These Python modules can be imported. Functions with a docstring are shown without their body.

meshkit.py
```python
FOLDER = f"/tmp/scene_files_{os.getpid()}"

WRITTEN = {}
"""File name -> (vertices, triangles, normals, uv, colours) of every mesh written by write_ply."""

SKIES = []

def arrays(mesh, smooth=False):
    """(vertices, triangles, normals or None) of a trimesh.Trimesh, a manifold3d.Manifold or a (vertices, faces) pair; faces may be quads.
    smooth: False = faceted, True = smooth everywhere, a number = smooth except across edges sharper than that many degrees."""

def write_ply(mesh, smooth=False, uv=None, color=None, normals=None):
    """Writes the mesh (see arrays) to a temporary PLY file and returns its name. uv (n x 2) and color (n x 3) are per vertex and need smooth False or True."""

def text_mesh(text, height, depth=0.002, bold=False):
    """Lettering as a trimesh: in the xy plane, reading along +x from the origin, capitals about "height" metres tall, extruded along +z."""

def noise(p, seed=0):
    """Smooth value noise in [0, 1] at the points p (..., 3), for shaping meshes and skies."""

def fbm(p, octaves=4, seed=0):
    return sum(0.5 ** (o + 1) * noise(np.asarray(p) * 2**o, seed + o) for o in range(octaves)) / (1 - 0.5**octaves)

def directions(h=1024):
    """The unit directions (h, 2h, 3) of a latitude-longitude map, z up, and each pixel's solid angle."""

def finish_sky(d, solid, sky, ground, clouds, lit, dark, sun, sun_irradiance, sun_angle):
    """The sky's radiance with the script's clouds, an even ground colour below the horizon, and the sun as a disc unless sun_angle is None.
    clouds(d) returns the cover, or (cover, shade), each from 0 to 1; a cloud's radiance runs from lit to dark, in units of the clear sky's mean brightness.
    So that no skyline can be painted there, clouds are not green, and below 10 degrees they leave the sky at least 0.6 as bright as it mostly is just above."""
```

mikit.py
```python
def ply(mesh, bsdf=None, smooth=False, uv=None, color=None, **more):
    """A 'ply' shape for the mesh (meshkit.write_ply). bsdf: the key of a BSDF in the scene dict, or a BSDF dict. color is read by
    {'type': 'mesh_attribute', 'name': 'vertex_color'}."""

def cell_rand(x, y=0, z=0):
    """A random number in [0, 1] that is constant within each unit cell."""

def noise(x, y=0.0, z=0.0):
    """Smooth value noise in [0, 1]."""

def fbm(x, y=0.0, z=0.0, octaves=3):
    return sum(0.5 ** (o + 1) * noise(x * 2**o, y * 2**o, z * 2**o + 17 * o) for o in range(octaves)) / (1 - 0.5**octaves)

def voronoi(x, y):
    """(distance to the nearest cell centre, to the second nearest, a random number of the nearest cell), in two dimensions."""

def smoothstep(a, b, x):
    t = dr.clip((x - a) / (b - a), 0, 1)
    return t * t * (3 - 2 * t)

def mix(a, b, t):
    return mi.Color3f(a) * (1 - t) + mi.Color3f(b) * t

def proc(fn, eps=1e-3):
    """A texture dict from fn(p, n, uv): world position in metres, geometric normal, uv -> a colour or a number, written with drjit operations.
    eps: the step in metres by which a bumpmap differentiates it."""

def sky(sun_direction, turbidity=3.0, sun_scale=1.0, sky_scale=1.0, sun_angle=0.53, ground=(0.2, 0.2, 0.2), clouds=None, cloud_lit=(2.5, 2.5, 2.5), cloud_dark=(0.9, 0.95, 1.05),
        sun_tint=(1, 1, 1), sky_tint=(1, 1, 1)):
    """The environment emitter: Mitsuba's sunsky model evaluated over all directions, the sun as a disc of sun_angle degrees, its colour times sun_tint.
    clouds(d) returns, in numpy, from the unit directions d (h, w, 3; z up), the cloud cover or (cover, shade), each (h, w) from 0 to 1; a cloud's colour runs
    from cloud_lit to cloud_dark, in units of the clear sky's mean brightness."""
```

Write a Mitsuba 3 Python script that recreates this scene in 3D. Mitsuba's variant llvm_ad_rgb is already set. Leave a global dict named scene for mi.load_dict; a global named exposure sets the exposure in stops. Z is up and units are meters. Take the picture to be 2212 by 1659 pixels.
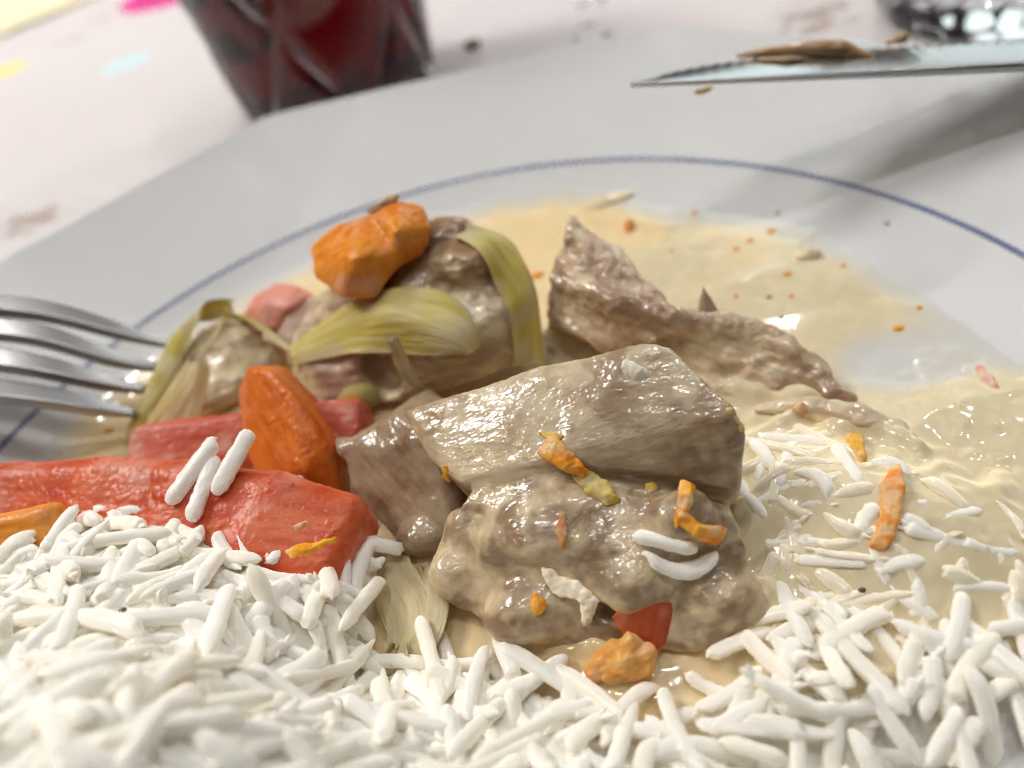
import math
import numpy as np, trimesh
import mitsuba as mi
import mikit, meshkit
from mikit import fbm, noise, smoothstep, mix, voronoi, proc
from scipy.spatial import ConvexHull, cKDTree
from scipy.interpolate import RBFInterpolator
from scipy import ndimage
from shapely.geometry import Polygon, Point
from shapely import contains_xy

T = mi.ScalarTransform4f
scene, labels = {}, {}
MM = 0.001                      # everything below is measured in millimetres and written in metres

# ------------------------------------------------------------------ camera (a phone held close over the plate, rolled)
PITCH, ROLL, FOC = math.radians(41.5), math.radians(-15.5), 1900.0 / 2560 * 2212
EYE = np.array([8.46, -75.42, 91.97])
_f = np.array([0, math.cos(PITCH), -math.sin(PITCH)]); _r = np.array([1.0, 0, 0]); _u = np.cross(_r, _f)
RT, UP = _r * math.cos(ROLL) + _u * math.sin(ROLL), -_r * math.sin(ROLL) + _u * math.cos(ROLL)
scene['camera'] = {'type': 'thinlens', 'fov': math.degrees(2 * math.atan(1106 / FOC)), 'fov_axis': 'x',
                   'aperture_radius': 1.2 * MM, 'focus_distance': 96 * MM, 'near_clip': 0.004, 'far_clip': 20.0,
                   'to_world': T().look_at(origin=(EYE * MM).tolist(), target=((EYE + 100 * _f) * MM).tolist(), up=UP.tolist())}
exposure = -0.02

# ------------------------------------------------------------------ dining room lamps and an added ambient panel (none is in the picture)
def lamp(key, label, at_, size, aim, rgb):
    c, a = np.array(at_, float), np.array(aim, float)
    scene[key] = {'type': 'rectangle', 'to_world': T().look_at(origin=c.tolist(), target=a.tolist(), up=[0.02, 1, 0.01]) @ T().scale([size[0] / 2, size[1] / 2, 1]),
                  'bsdf': {'type': 'diffuse', 'reflectance': {'type': 'rgb', 'value': 0.5}},
                  'emitter': {'type': 'area', 'radiance': {'type': 'rgb', 'value': list(rgb)}}}
    labels[key] = {'label': label, 'category': 'lamp'}
lamp('unseen_light', 'added very large soft ambient light panel above the table', (-0.3, 0.2, 2.1), (2.8, 2.8), (-0.3, 0.2, 0), (0.55, 0.55, 0.54))  # added panel for overall ambient light, not a known lamp
lamp('unseen_light_001', 'bright square lamp beyond the far left side of the table', (-0.85, 0.55, 1.15), (0.34, 0.34), (0, 0, 0), (36, 35.4, 34.4))
for k, (p, sz, c) in enumerate([((0.78, 1.50, 1.42), 0.07, (420, 420, 420)), ((-0.1, 0.05, 1.7), 0.08, (190, 188, 184)), ((-1.1, -0.2, 1.4), 0.12, (40, 29, 18)), ((1.25, 0.75, 1.5), 0.06, (330, 330, 330)), ((0.45, -0.10, 1.7), 0.06, (260, 256, 250)), ((-0.75, 1.5, 1.35), 0.06, (300, 300, 296))]):
    where = ('beyond the far right', 'over the diner seat', 'at the left side', 'at the right side', 'over the near right corner', 'beyond the far left')[k]
    lamp('spot_lamp' + (f'_{k:03d}' if k else ''), f'small bright ceiling spot {where} of the table', p, (sz, sz), (0, 0, 0), c)
lamp('window', 'daylit window low behind the right side of the table', (1.75, 2.5, 0.95), (2.2, 1.1), (0, 0, 0.2), (1.0, 1.15, 1.15))
labels['window']['category'] = 'window'

# ------------------------------------------------------------------ helpers
def at(x, y, z):
    """The place at height z (mm above the table) that was measured at x, y in the photograph."""
    d = _f + RT * (x - 1106) / FOC + UP * (829.5 - y) / FOC
    return EYE + d * (z - EYE[2]) / d[2]
def ray(x, y):
    d = _f + RT * (x - 1106) / FOC + UP * (829.5 - y) / FOC
    return d / np.linalg.norm(d)
def unit(v): return np.asarray(v, float) / np.linalg.norm(v)
def tag(key, label=None, cat=None, group=None, kind=None):
    labels[key] = {k: v for k, v in (('label', label), ('category', cat), ('group', group), ('kind', kind)) if v}
def put(key, mesh, mat, smooth=True, color=None, uv=None):
    n = 0; base = key
    while key in scene:
        n += 1; key = f'{base}_{n:03d}'
    v, f = mesh
    scene[key] = mikit.ply((np.asarray(v) * MM, f), mat, smooth=smooth, color=color, uv=uv)
    return key

# --- signed distance modelling: shapes are functions of points (n, 3), meshed by surface nets
def hull(pts, r=1.0):
    pts = np.asarray(pts, float); eq = ConvexHull(pts).equations
    def f(P):
        d = np.full(len(P), -1e9)
        for a in eq: np.maximum(d, P @ a[:3] + a[3], out=d)
        return d - r
    f.box = pts.min(0) - r, pts.max(0) + r
    return f
def ell(c, r, R=None):
    c, r = np.asarray(c, float), np.asarray(r, float) * np.ones(3); R = np.eye(3) if R is None else R
    def f(P):
        q = (P - c) @ R.T
        k0, k1 = np.linalg.norm(q / r, axis=1), np.linalg.norm(q / r**2, axis=1)
        return k0 * (k0 - 1) / np.maximum(k1, 1e-9)
    m = r.max(); f.box = c - m, c + m
    return f
def cap(a, b, ra, rb=None):
    a, b = np.asarray(a, float), np.asarray(b, float); rb = ra if rb is None else rb
    def f(P):
        h = np.clip((P - a) @ (b - a) / max((b - a) @ (b - a), 1e-9), 0, 1)
        return np.linalg.norm(P - a - h[:, None] * (b - a), axis=1) - (ra + (rb - ra) * h)
    m = max(ra, rb); f.box = np.minimum(a, b) - m, np.maximum(a, b) + m
    return f
def chain(pts, rs):
    return union([cap(pts[i], pts[i + 1], rs[i], rs[i + 1]) for i in range(len(pts) - 1)], 0.4)
def rbox(c, half, R, r):
    c, half = np.asarray(c, float), np.asarray(half, float)
    def f(P):
        q = np.abs((P - c) @ R.T) - (half - r)
        return np.linalg.norm(np.maximum(q, 0), axis=1) + np.minimum(q.max(1), 0) - r
    m = np.linalg.norm(half); f.box = c - m, c + m
    return f
def union(fs, k=1.0):
    def f(P):
        d = fs[0](P)
        for g in fs[1:]:
            e = g(P); h = np.maximum(k - np.abs(d - e), 0) / k
            d = np.minimum(d, e) - h * h * k / 4
        return d
    f.box = np.min([g.box[0] for g in fs], 0), np.max([g.box[1] for g in fs], 0)
    return f
def carve(a, b, k=1.0):
    def f(P):
        d, e = a(P), -b(P); h = np.maximum(k - np.abs(d - e), 0) / k
        return np.maximum(d, e) + h * h * k / 4
    f.box = a.box
    return f
def frame(u, n):
    """rows: u, across, n made square"""
    u = unit(u); w = unit(np.cross(n, u)); return np.array([u, w, np.cross(u, w)])

def nets(f, h):
    lo, hi = f.box[0] - 2.5 * h - 0.4, f.box[1] + 2.5 * h + 0.4
    n = np.ceil((hi - lo) / h).astype(int) + 1
    g = np.stack(np.meshgrid(*[lo[i] + h * np.arange(n[i]) for i in range(3)], indexing='ij'), -1).reshape(-1, 3)
    F = f(g).reshape(n)
    for i in range(3):
        for e in (0, -1): F[tuple([slice(None)] * i + [e])] = 9.0
    s = F < 0
    c = sum(s[a:n[0] - 1 + a, b:n[1] - 1 + b, d:n[2] - 1 + d].astype(np.int8) for a in (0, 1) for b in (0, 1) for d in (0, 1))
    act = (c > 0) & (c < 8); ijk = np.argwhere(act); idx = np.full(act.shape, -1); idx[act] = np.arange(len(ijk))
    pos, cnt = np.zeros((len(ijk), 3)), np.zeros(len(ijk))
    for ax in range(3):
        o = [i for i in range(3) if i != ax]
        for a in (0, 1):
            for b in (0, 1):
                s0 = np.zeros(3, int); s0[o[0]], s0[o[1]] = a, b; s1 = s0.copy(); s1[ax] = 1
                F0, F1 = F[tuple((ijk + s0).T)], F[tuple((ijk + s1).T)]
                x = (F0 < 0) != (F1 < 0); t = np.where(x, F0 / np.where(x, F0 - F1, 1), 0)
                p = s0 + np.zeros((len(ijk), 3)); p[:, ax] = t
                pos += p * x[:, None]; cnt += x
    V = lo + h * (ijk + pos / cnt[:, None]); Q = []
    for ax in range(3):
        a, b = (ax + 1) % 3, (ax + 2) % 3
        s0, s1 = [slice(None)] * 3, [slice(None)] * 3; s0[ax], s1[ax] = slice(0, -1), slice(1, None)
        e = np.argwhere(s[tuple(s0)] != s[tuple(s1)])
        flip = s[tuple(e.T)]
        da, db = np.eye(3, dtype=int)[a], np.eye(3, dtype=int)[b]
        q = np.stack([idx[tuple((e - da - db).T)], idx[tuple((e - db).T)], idx[tuple(e.T)], idx[tuple((e - da).T)]], 1)
        q[~flip] = q[~flip][:, ::-1]; Q.append(q)
    Q = np.vstack(Q); return V, np.vstack([Q[:, [0, 1, 2]], Q[:, [0, 2, 3]]])
def relax(m, it=4):
    from scipy.sparse import coo_matrix
    v, f = m; e = np.vstack([f[:, [0, 1]], f[:, [1, 2]], f[:, [2, 0]]]); A = coo_matrix((np.ones(len(e)), (e[:, 0], e[:, 1])), (len(v),) * 2).tocsr(); A = ((A + A.T) > 0).astype(float)
    d = np.asarray(A.sum(1)).ravel()[:, None]
    for _ in range(it): v = v + 0.5 * (A @ v / d - v)
    return v, f
def normals(v, f):
    n = np.zeros_like(v); fn = np.cross(v[f[:, 1]] - v[f[:, 0]], v[f[:, 2]] - v[f[:, 0]])
    for k in range(3): np.add.at(n, f[:, k], fn)
    return n / np.maximum(np.linalg.norm(n, axis=1, keepdims=True), 1e-12)
def push(m, d): return m[0] + normals(*m) * d[:, None], m[1]
def hit(x, y, f, off=0.0):
    """first point of shape f along the line of sight measured at x, y"""
    d = ray(x, y); t = 40.0; best = (1e9, t)
    for _ in range(140):
        s = f((EYE + t * d)[None])[0] - off
        if s < best[0]: best = (s, t)
        if s < 0.02 or t > 260: break
        t += max(s * 0.7, 0.02)
    if best[0] > 0.3: print('MISS', x, y, round(best[0], 2))
    return EYE + best[1] * d
def nz(p, s, seed=0, oc=3): return meshkit.fbm(np.asarray(p) * s, oc, seed) - 0.5
def ss(a, b, x): t = np.clip((x - a) / (b - a), 0, 1); return t * t * (3 - 2 * t)
def lerp(a, b, t): return np.asarray(a) * (1 - t[:, None]) + np.asarray(b) * t[:, None]

# ------------------------------------------------------------------ materials
def rgb(*c): return {'type': 'rgb', 'value': list(c)}
VC = {'type': 'mesh_attribute', 'name': 'vertex_color'}
def prin(key, base, rough, **k): scene[key] = {'type': 'twosided', 'bsdf': {'type': 'principled', 'base_color': base if isinstance(base, dict) else rgb(*base), 'roughness': rough, **k}}
def bumped(key, base, rough, fn, scale, eps=5e-5, **k):
    scene[key] = {'type': 'twosided', 'bsdf': {'type': 'bumpmap', 'arbitrary': proc(fn, eps), 'scale': scale, 'bsdf': {'type': 'principled', 'base_color': base if isinstance(base, dict) else rgb(*base), 'roughness': rough, **k}}}
prin('porcelain', (0.585, 0.585, 0.585), 0.14, specular=0.4)
bumped('sauce_skin', VC, 0.10, lambda p, n, uv: fbm(p.x * 300, p.y * 300, p.z * 300, 2) + 0.30 * smoothstep(0.45, 0.7, noise(p.x * 130, p.y * 130, 3)) * noise(p.x * 1500, p.y * 1500, p.z * 1500), 0.00004, specular=0.5, flatness=0.6)
bumped('meat_skin', VC, 0.19, lambda p, n, uv: fbm(p.x * 500, p.y * 1400, p.z * 1300, 3) + 0.25 * noise(p.x * 2200, p.y * 3000, p.z * 3000), 0.00014, specular=0.4, flatness=0.3, clearcoat=1.0, clearcoat_gloss=0.99)
bumped('carrot_flesh', VC, 0.30, lambda p, n, uv: fbm(p.x * 1500, p.y * 1500, p.z * 500, 3), 0.00013, specular=0.2, flatness=0.4)
scene['leek_leaf'] = {'type': 'bumpmap', 'arbitrary': proc(lambda p, n, uv: noise(uv.y * 26, uv.x * 3) + 0.4 * noise(uv.y * 70, uv.x * 8), 5e-5), 'scale': 0.00014, 'bsdf': {'type': 'principledthin', 'base_color': VC, 'roughness': 0.18, 'diff_trans': 0.7, 'eta': 1.4}}
for i, c in enumerate(((0.975, 0.945, 0.87), (0.97, 0.945, 0.88), (0.975, 0.935, 0.84))):
    scene[f'rice_{i}'] = {'type': 'blendbsdf', 'weight': 0.45, 'a': {'type': 'twosided', 'bsdf': {'type': 'principled', 'base_color': rgb(*c), 'roughness': 0.30, 'specular': 0.45, 'flatness': 0.8}},
                          'b': {'type': 'principledthin', 'base_color': rgb(*c), 'roughness': 0.30, 'diff_trans': 0.9, 'eta': 1.4}}
prin('rice_sauced', (0.87, 0.79, 0.61), 0.14, specular=0.5, flatness=0.8)
prin('speck_dark', (0.08, 0.045, 0.03), 0.4)
prin('steel', (0.30, 0.295, 0.29), 0.36, metallic=1.0)
prin('blade_steel', (0.66, 0.67, 0.67), 0.2, metallic=1.0)
scene['clear_glass'] = {'type': 'dielectric', 'int_ior': 1.5, 'ext_ior': 1.0}
scene['water_surface'] = {'type': 'dielectric', 'int_ior': 1.33, 'ext_ior': 1.0}

# ------------------------------------------------------------------ tablecloth
PR = lambda x, y: at(x, y, 0) * MM
def dot_at(x, y, r, c): q = PR(x, y); return (q[0], q[1], r, c)
DOTS = [dot_at(8, 152, 0.0125, (0.78, 0.67, 0.22)), dot_at(272, 136, 0.0125, (0.56, 0.70, 0.71)), dot_at(385, -24, 0.037, (0.66, 0.06, 0.26)),
        dot_at(-260, 330, 0.0125, (0.80, 0.66, 0.14))]
SMUDGE = [(*PR(215, 38)[:2], 0.012, 0.005), (*PR(150, 85)[:2], 0.012, 0.004), (*PR(70, 470)[:2], 0.016, 0.008), (*PR(30, 505)[:2], 0.008, 0.004),
          (*PR(1745, 30)[:2], 0.012, 0.006), (*PR(1780, 55)[:2], 0.008, 0.004), (*PR(1700, 60)[:2], 0.006, 0.003)]
INK = [(*PR(1258, 10)[:2], 0.0035, 0.0025), (*PR(1262, 55)[:2], 0.0062, 0.0018), (*PR(1240, 80)[:2], 0.0016, 0.0035), (*PR(1310, 75)[:2], 0.0022, 0.0045), (*PR(1300, 2)[:2], 0.002, 0.004)]
def cloth_colour(p, n, uv):
    c = mix((0.67, 0.625, 0.62), (0.62, 0.565, 0.56), fbm(p.x * 9, p.y * 9))
    w = fbm(p.x * 260, p.y * 260) - 0.5
    import drjit as dr
    for x, y, r, col in DOTS:
        d = dr.sqrt(dr.square(p.x - x) + dr.square(p.y - y))
        c = mix(c, col, 1 - smoothstep(r - 0.0008, r + 0.0008, d + w * 0.002))
    for x, y, a, b in SMUDGE:
        d = dr.sqrt(dr.square((p.x - x) / a) + dr.square((p.y - y) / b)) + 2.2 * w
        c = mix(c, (0.36, 0.27, 0.23), 0.8 * (1 - smoothstep(0.3, 1.0, d)))
    for x, y, a, b in INK:
        d = dr.sqrt(dr.square((p.x - x) / a) + dr.square((p.y - y) / b)) + 1.2 * w
        c = mix(c, (0.10, 0.12, 0.12), 0.8 * (1 - smoothstep(0.6, 1.0, d)))
    return c
prin('cloth_print', proc(cloth_colour), 0.75, specular=0.2)
gx = np.linspace(-700, 700, 141); gy = np.linspace(-500, 1100, 161)
X, Y = np.meshgrid(gx, gy, indexing='ij')
def grid_faces(nx, ny):
    i, j = np.meshgrid(np.arange(nx - 1), np.arange(ny - 1), indexing='ij'); a = (i * ny + j).ravel()
    return np.vstack([np.stack([a, a + ny, a + ny + 1], 1), np.stack([a, a + ny + 1, a + 1], 1)])
far_ = ss(190, 380, np.hypot(X, Y - 60))
Z = far_ * 2.5 * (meshkit.fbm(np.stack([X * 0.008, Y * 0.012, 0 * X], -1), 3) - 0.5)
put('tablecloth', (np.stack([X, Y, Z - 0.3], -1).reshape(-1, 3), grid_faces(141, 161)), 'cloth_print')
tag('tablecloth', 'white printed tablecloth with pastel dots under the plate', kind='structure')

# ------------------------------------------------------------------ plate
PROF_R = np.array([0, 60, 78, 86, 91, 95, 100, 112, 124, 129])
PROF_Z = np.array([4, 4, 4.2, 5.2, 7.0, 8.9, 10.6, 14.8, 19.6, 21.8])
from scipy.interpolate import PchipInterpolator
_prof = PchipInterpolator(PROF_R, PROF_Z)
def plate_z(r): return _prof(np.clip(r, 0, 129))
def oct_r(th):
    k = np.radians(45); c = (th - np.radians(15)) % k - k / 2
    r = 129.0 / np.cos(c); return -0.8 * np.log(np.exp(-(r - 136) / 0.8) + np.exp(-(138.6 - 136) / 0.8)) + 136
NT = 480; th = np.arange(NT) * 2 * np.pi / NT
s_top = np.concatenate([np.linspace(0.5, 78, 20), np.linspace(80, 100, 41), np.linspace(101.5, 128, 26), [128.6, 129.0]])
prof = [(r, plate_z(r)) for r in s_top] + [(129.6, 21.9), (130.1, 21.5), (130.3, 20.8), (130.1, 20.1), (129.4, 19.5)] + \
       [(124, 16.6), (112, 11.5), (100, 7.2), (93, 4.8), (88, 2.2), (84, 0.4), (82, 0.1), (79, 0.1), (77, 1.0), (74, 1.6), (40, 1.6), (0.5, 1.6)]
V = []
for r, z in prof:
    w = ss(97, 129, np.array(r)); rr = r * (1 - w) + w * (oct_r(th) + (r - 129)); V.append(np.stack([rr * np.cos(th), rr * np.sin(th), z + 0 * th], 1))
V = np.vstack(V); F = []
for i in range(len(prof) - 1):
    a = i * NT + np.arange(NT); b = i * NT + (np.arange(NT) + 1) % NT
    F += [np.stack([a, a + NT, b + NT], 1), np.stack([a, b + NT, b], 1)]
k0, k1 = len(V), len(V) + 1; V = np.vstack([V, [[0, 0, 4]], [[0, 0, 1.6]]]); a = np.arange(NT); b = (a + 1) % NT
F += [np.stack([a, b, 0 * a + k0], 1), np.stack([b + (len(prof) - 1) * NT, a + (len(prof) - 1) * NT, 0 * a + k1], 1)]
put('plate__dish', (V, np.vstack(F)), 'porcelain', smooth=50)
tag('plate', 'white octagonal dinner plate with a thin blue ring', 'plate')
R_ = np.linspace(94.0, 96.0, 13); V = np.vstack([np.stack([r * np.cos(th), r * np.sin(th), plate_z(r) + 0.02 + 0.06 * (1 - abs(r - 95) ** 2) + 0 * th], 1) for r in R_])
F = [np.stack([i * NT + a, (i + 1) * NT + a, (i + 1) * NT + b], 1) for i in range(12)] + [np.stack([i * NT + a, (i + 1) * NT + b, i * NT + b], 1) for i in range(12)]
ink = np.repeat(1 - ss(0.28, 0.75, np.abs(R_ - 95)), NT) * (0.82 + 0.36 * (meshkit.fbm(V * 0.15, 3, 50) - 0.5))
prin('blue_glaze', VC, 0.12, specular=0.5)
put('plate__blue_line', (V, np.vstack(F)), 'blue_glaze', color=lerp((0.585, 0.585, 0.585), (0.035, 0.065, 0.19), np.clip(ink, 0, 1)))

# ------------------------------------------------------------------ rice heap height (used by the sauce, too)
HEAP = [(30, 1215, 21), (160, 1150, 22), (300, 1150, 21), (420, 1170, 20), (560, 1240, 18), (700, 1285, 15), (790, 1350, 11), (800, 1470, 8.5), (900, 1440, 8), (1080, 1430, 8.5),
        (1200, 1480, 8.5), (1400, 1540, 8), (1600, 1490, 8), (1650, 1320, 8), (1750, 1300, 8.5), (1900, 1350, 8.5), (2050, 1310, 8.5), (2212, 1340, 8), (0, 1400, 29), (200, 1400, 29),
        (400, 1390, 25), (600, 1450, 20), (0, 1650, 41), (300, 1650, 38), (600, 1650, 29), (900, 1560, 14), (900, 1659, 17), (1200, 1600, 11.5), (1300, 1659, 13), (1500, 1659, 11.5),
        (1700, 1500, 11), (1900, 1500, 10), (2050, 1640, 6.5), (1800, 1640, 8.5), (2150, 1500, 7.5)]
hp = np.array([at(*q) for q in HEAP])
hp = np.vstack([hp, [[-75, -60, 24], [-50, -75, 26], [-20, -75, 18], [10, -70, 12], [35, -65, 7], [-90, -30, 15], [-88, 0, 8], [-60, 16, 10], [60, -60, 4]]])
_heap = RBFInterpolator(hp[:, :2], hp[:, 2], smoothing=0.5, kernel='thin_plate_spline')
def heap_z(xy): return _heap(np.atleast_2d(xy))
def on(x, y, off=0.0, hf=heap_z):
    """point of a height surface seen at x, y"""
    zs = np.linspace(44, 3, 200); P = np.array([at(x, y, z) for z in zs]); g = P[:, 2] - hf(P[:, :2]) - off
    i = int(np.argmax(g < 0)) if (g < 0).any() else len(zs) - 1
    return P[i]

# ------------------------------------------------------------------ rice grains
rng = np.random.default_rng(7)
def grain(a, b, bend=(0, 0, 0), r=1.05, seed=0, rings=13, sides=9, blunt=False):
    """a swollen long grain: one end blunt or broken, the other drawn out, flat sides, ragged skin; some are split"""
    g = np.random.default_rng(seed); a, b, bend = np.asarray(a, float), np.asarray(b, float), np.asarray(bend, float)
    if g.random() < 0.5 and not blunt: a, b = b, a
    u = unit(b - a); x = unit(np.cross(u, [0.3, 0.2, 1.0])); y = np.cross(u, x); L = np.linalg.norm(b - a)
    t = np.linspace(0, 1, rings); t = 0.55 * (0.5 - 0.5 * np.cos(np.pi * t)) + 0.45 * t
    e0, e1 = g.uniform(0.18, 0.45), (0.35 if blunt else g.uniform(0.32, 0.65)); fl = g.uniform(0.72, 0.92)
    rad = r * np.minimum(1, (np.maximum(t, 0) / (0.9 / L)) ** e0) * np.minimum(1, (np.maximum(1 - t, 0) / ((1.3 if blunt else g.uniform(1.2, 3.2)) / L)) ** e1) * (1 + 0.05 * np.sin(t * g.uniform(4, 9) + g.uniform(0, 6)))
    an = np.arange(sides) * 2 * np.pi / sides + g.uniform(0, 1)
    c = a + t[:, None] * (b - a) + (4 * t * (1 - t))[:, None] * bend
    wob = (1 + 0.045 * g.standard_normal((rings, sides))) * (1 + 0.10 * np.cos(2 * an + g.uniform(0, 3)) + 0.08 * np.cos(3 * an + g.uniform(0, 6)))[None]
    shear = np.zeros((rings, sides)); shear[:3] = g.uniform(-0.7, 0.7) * np.cos(an + g.uniform(0, 6))[None] * np.array([1, 0.7, 0.3])[:, None]
    v = c[:, None] + (rad[:, None] * wob * np.cos(an))[..., None] * x + (fl * rad[:, None] * wob * np.sin(an))[..., None] * y + shear[..., None] * u
    v = v.reshape(-1, 3); i, j = np.meshgrid(np.arange(rings - 1), np.arange(sides), indexing='ij'); i, j = i.ravel(), j.ravel()
    q = np.stack([i * sides + j, i * sides + (j + 1) % sides, (i + 1) * sides + (j + 1) % sides, (i + 1) * sides + j], 1)
    f = np.vstack([q[:, [0, 1, 2]], q[:, [0, 2, 3]]])
    if rings > 13 and not blunt and g.random() < 0.3:      # the blunt end has burst into small lobes
        for k in range(g.integers(2, 4)):
            o = unit(-u + 0.9 * (g.normal(0, 0.7) * x + g.normal(0, 0.7) * y)); vv, ff = grain(a + u * 0.9, a + o * g.uniform(0.9, 1.5), (0, 0, 0), r * g.uniform(0.4, 0.55), seed * 7 + k + 1, 7, 7); f = np.vstack([f, ff + len(v)]); v = np.vstack([v, vv])
    return v, f
# grains picked out in the photograph: from, to (and bend) on the heap
PICK = [(167, 1115, 90, 184 + 1000), (275, 1122, 329, 1197), (346, 1142, 396, 1176), (433, 1142, 400, 1188), (467, 1151, 521, 1230), (537, 1226, 687, 1251), (625, 1267, 604, 1310), (740, 1270, 680, 1360),
        (790, 1425, 605, 1470), (465, 1230, 300, 1295), (500, 1260, 440, 1430), (905, 1330, 955, 1520), (1075, 1370, 1115, 1470), (1050, 1400, 1010, 1560), (980, 1425, 965, 1505), (1090, 1510, 965, 1640),
        (580, 1550, 745, 1560), (615, 1495, 465, 1625), (695, 1580, 940, 1650), (770, 1535, 975, 1575), (350, 1570, 210, 1605), (110, 1545, 150, 1645), (440, 1515, 300, 1565), (185, 1325, 10, 1340),
        (135, 1170, 120, 1305), (340, 1220, 175, 1275), (1176, 1429, 1351, 1559), (1080, 1500, 1161, 1459), (1180, 1540, 1281, 1514), (1230, 1620, 1306, 1549), (1371, 1510, 1316, 1680),
        (1431, 1489, 1531, 1680), (1646, 1439, 1506, 1534), (1666, 1504, 1526, 1579), (1620, 1560, 1716, 1578), (1606, 1364, 1721, 1479), (1661, 1364, 1821, 1514), (1681, 1259, 1751, 1399),
        (1741, 1304, 1931, 1504), (1781, 1299, 1886, 1409), (1876, 1479, 1996, 1659), (1991, 1369, 1951, 1484), (2016, 1414, 1996, 1559), (2081, 1284, 2046, 1429), (2156, 1369, 2056, 1514),
        (2140, 1358, 2240, 1340), (2076, 1534, 2001, 1659), (2111, 1564, 2056, 1649), (2225, 1450, 2136, 1509), (1850, 1605, 1885, 1680), (1560, 1600, 1700, 1640), (660, 1330, 700, 1420), (560, 1330, 600, 1420),
        (240, 1180, 210, 1300), (60, 1230, 150, 1290), (380, 1260, 520, 1300), (60, 1420, 200, 1440), (860, 1600, 790, 1660), (1130, 1590, 1190, 1670), (1420, 1600, 1390, 1690)]
grains = []
for k, (x0, y0, x1, y1) in enumerate(PICK):
    A, B = on(x0, y0, 0.9), on(x1, y1, 0.9)
    m = (A + B) / 2; L = np.linalg.norm(B - A); L2 = np.clip(L, 6, 14.5); A, B = m + (A - m) * L2 / L, m + (B - m) * L2 / L
    grains.append((A, B, rng.normal(0, 0.35, 3), rng.uniform(0.86, 1.03)))
area = Polygon(hp[ConvexHull(hp[:, :2]).vertices][:, :2])
def heap_ok(x, y):
    z = heap_z((x, y))[0]; return z > 7.2 and area.contains(Point(x, y))
pts = []
cand = rng.uniform([-90, -76], [62, 16], (9000, 2)); cz = heap_z(cand); inside = contains_xy(area, cand[:, 0], cand[:, 1])
cand, cz = cand[inside & (cz > 7.0)], cz[inside & (cz > 7.0)]
KEEP_OUT = Polygon([at(x, y, 8)[:2] for x, y in ((810, 1330), (905, 1400), (1090, 1440), (1250, 1490), (1400, 1540), (1600, 1450), (1640, 1290), (1500, 1100), (1000, 1150))])
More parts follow.
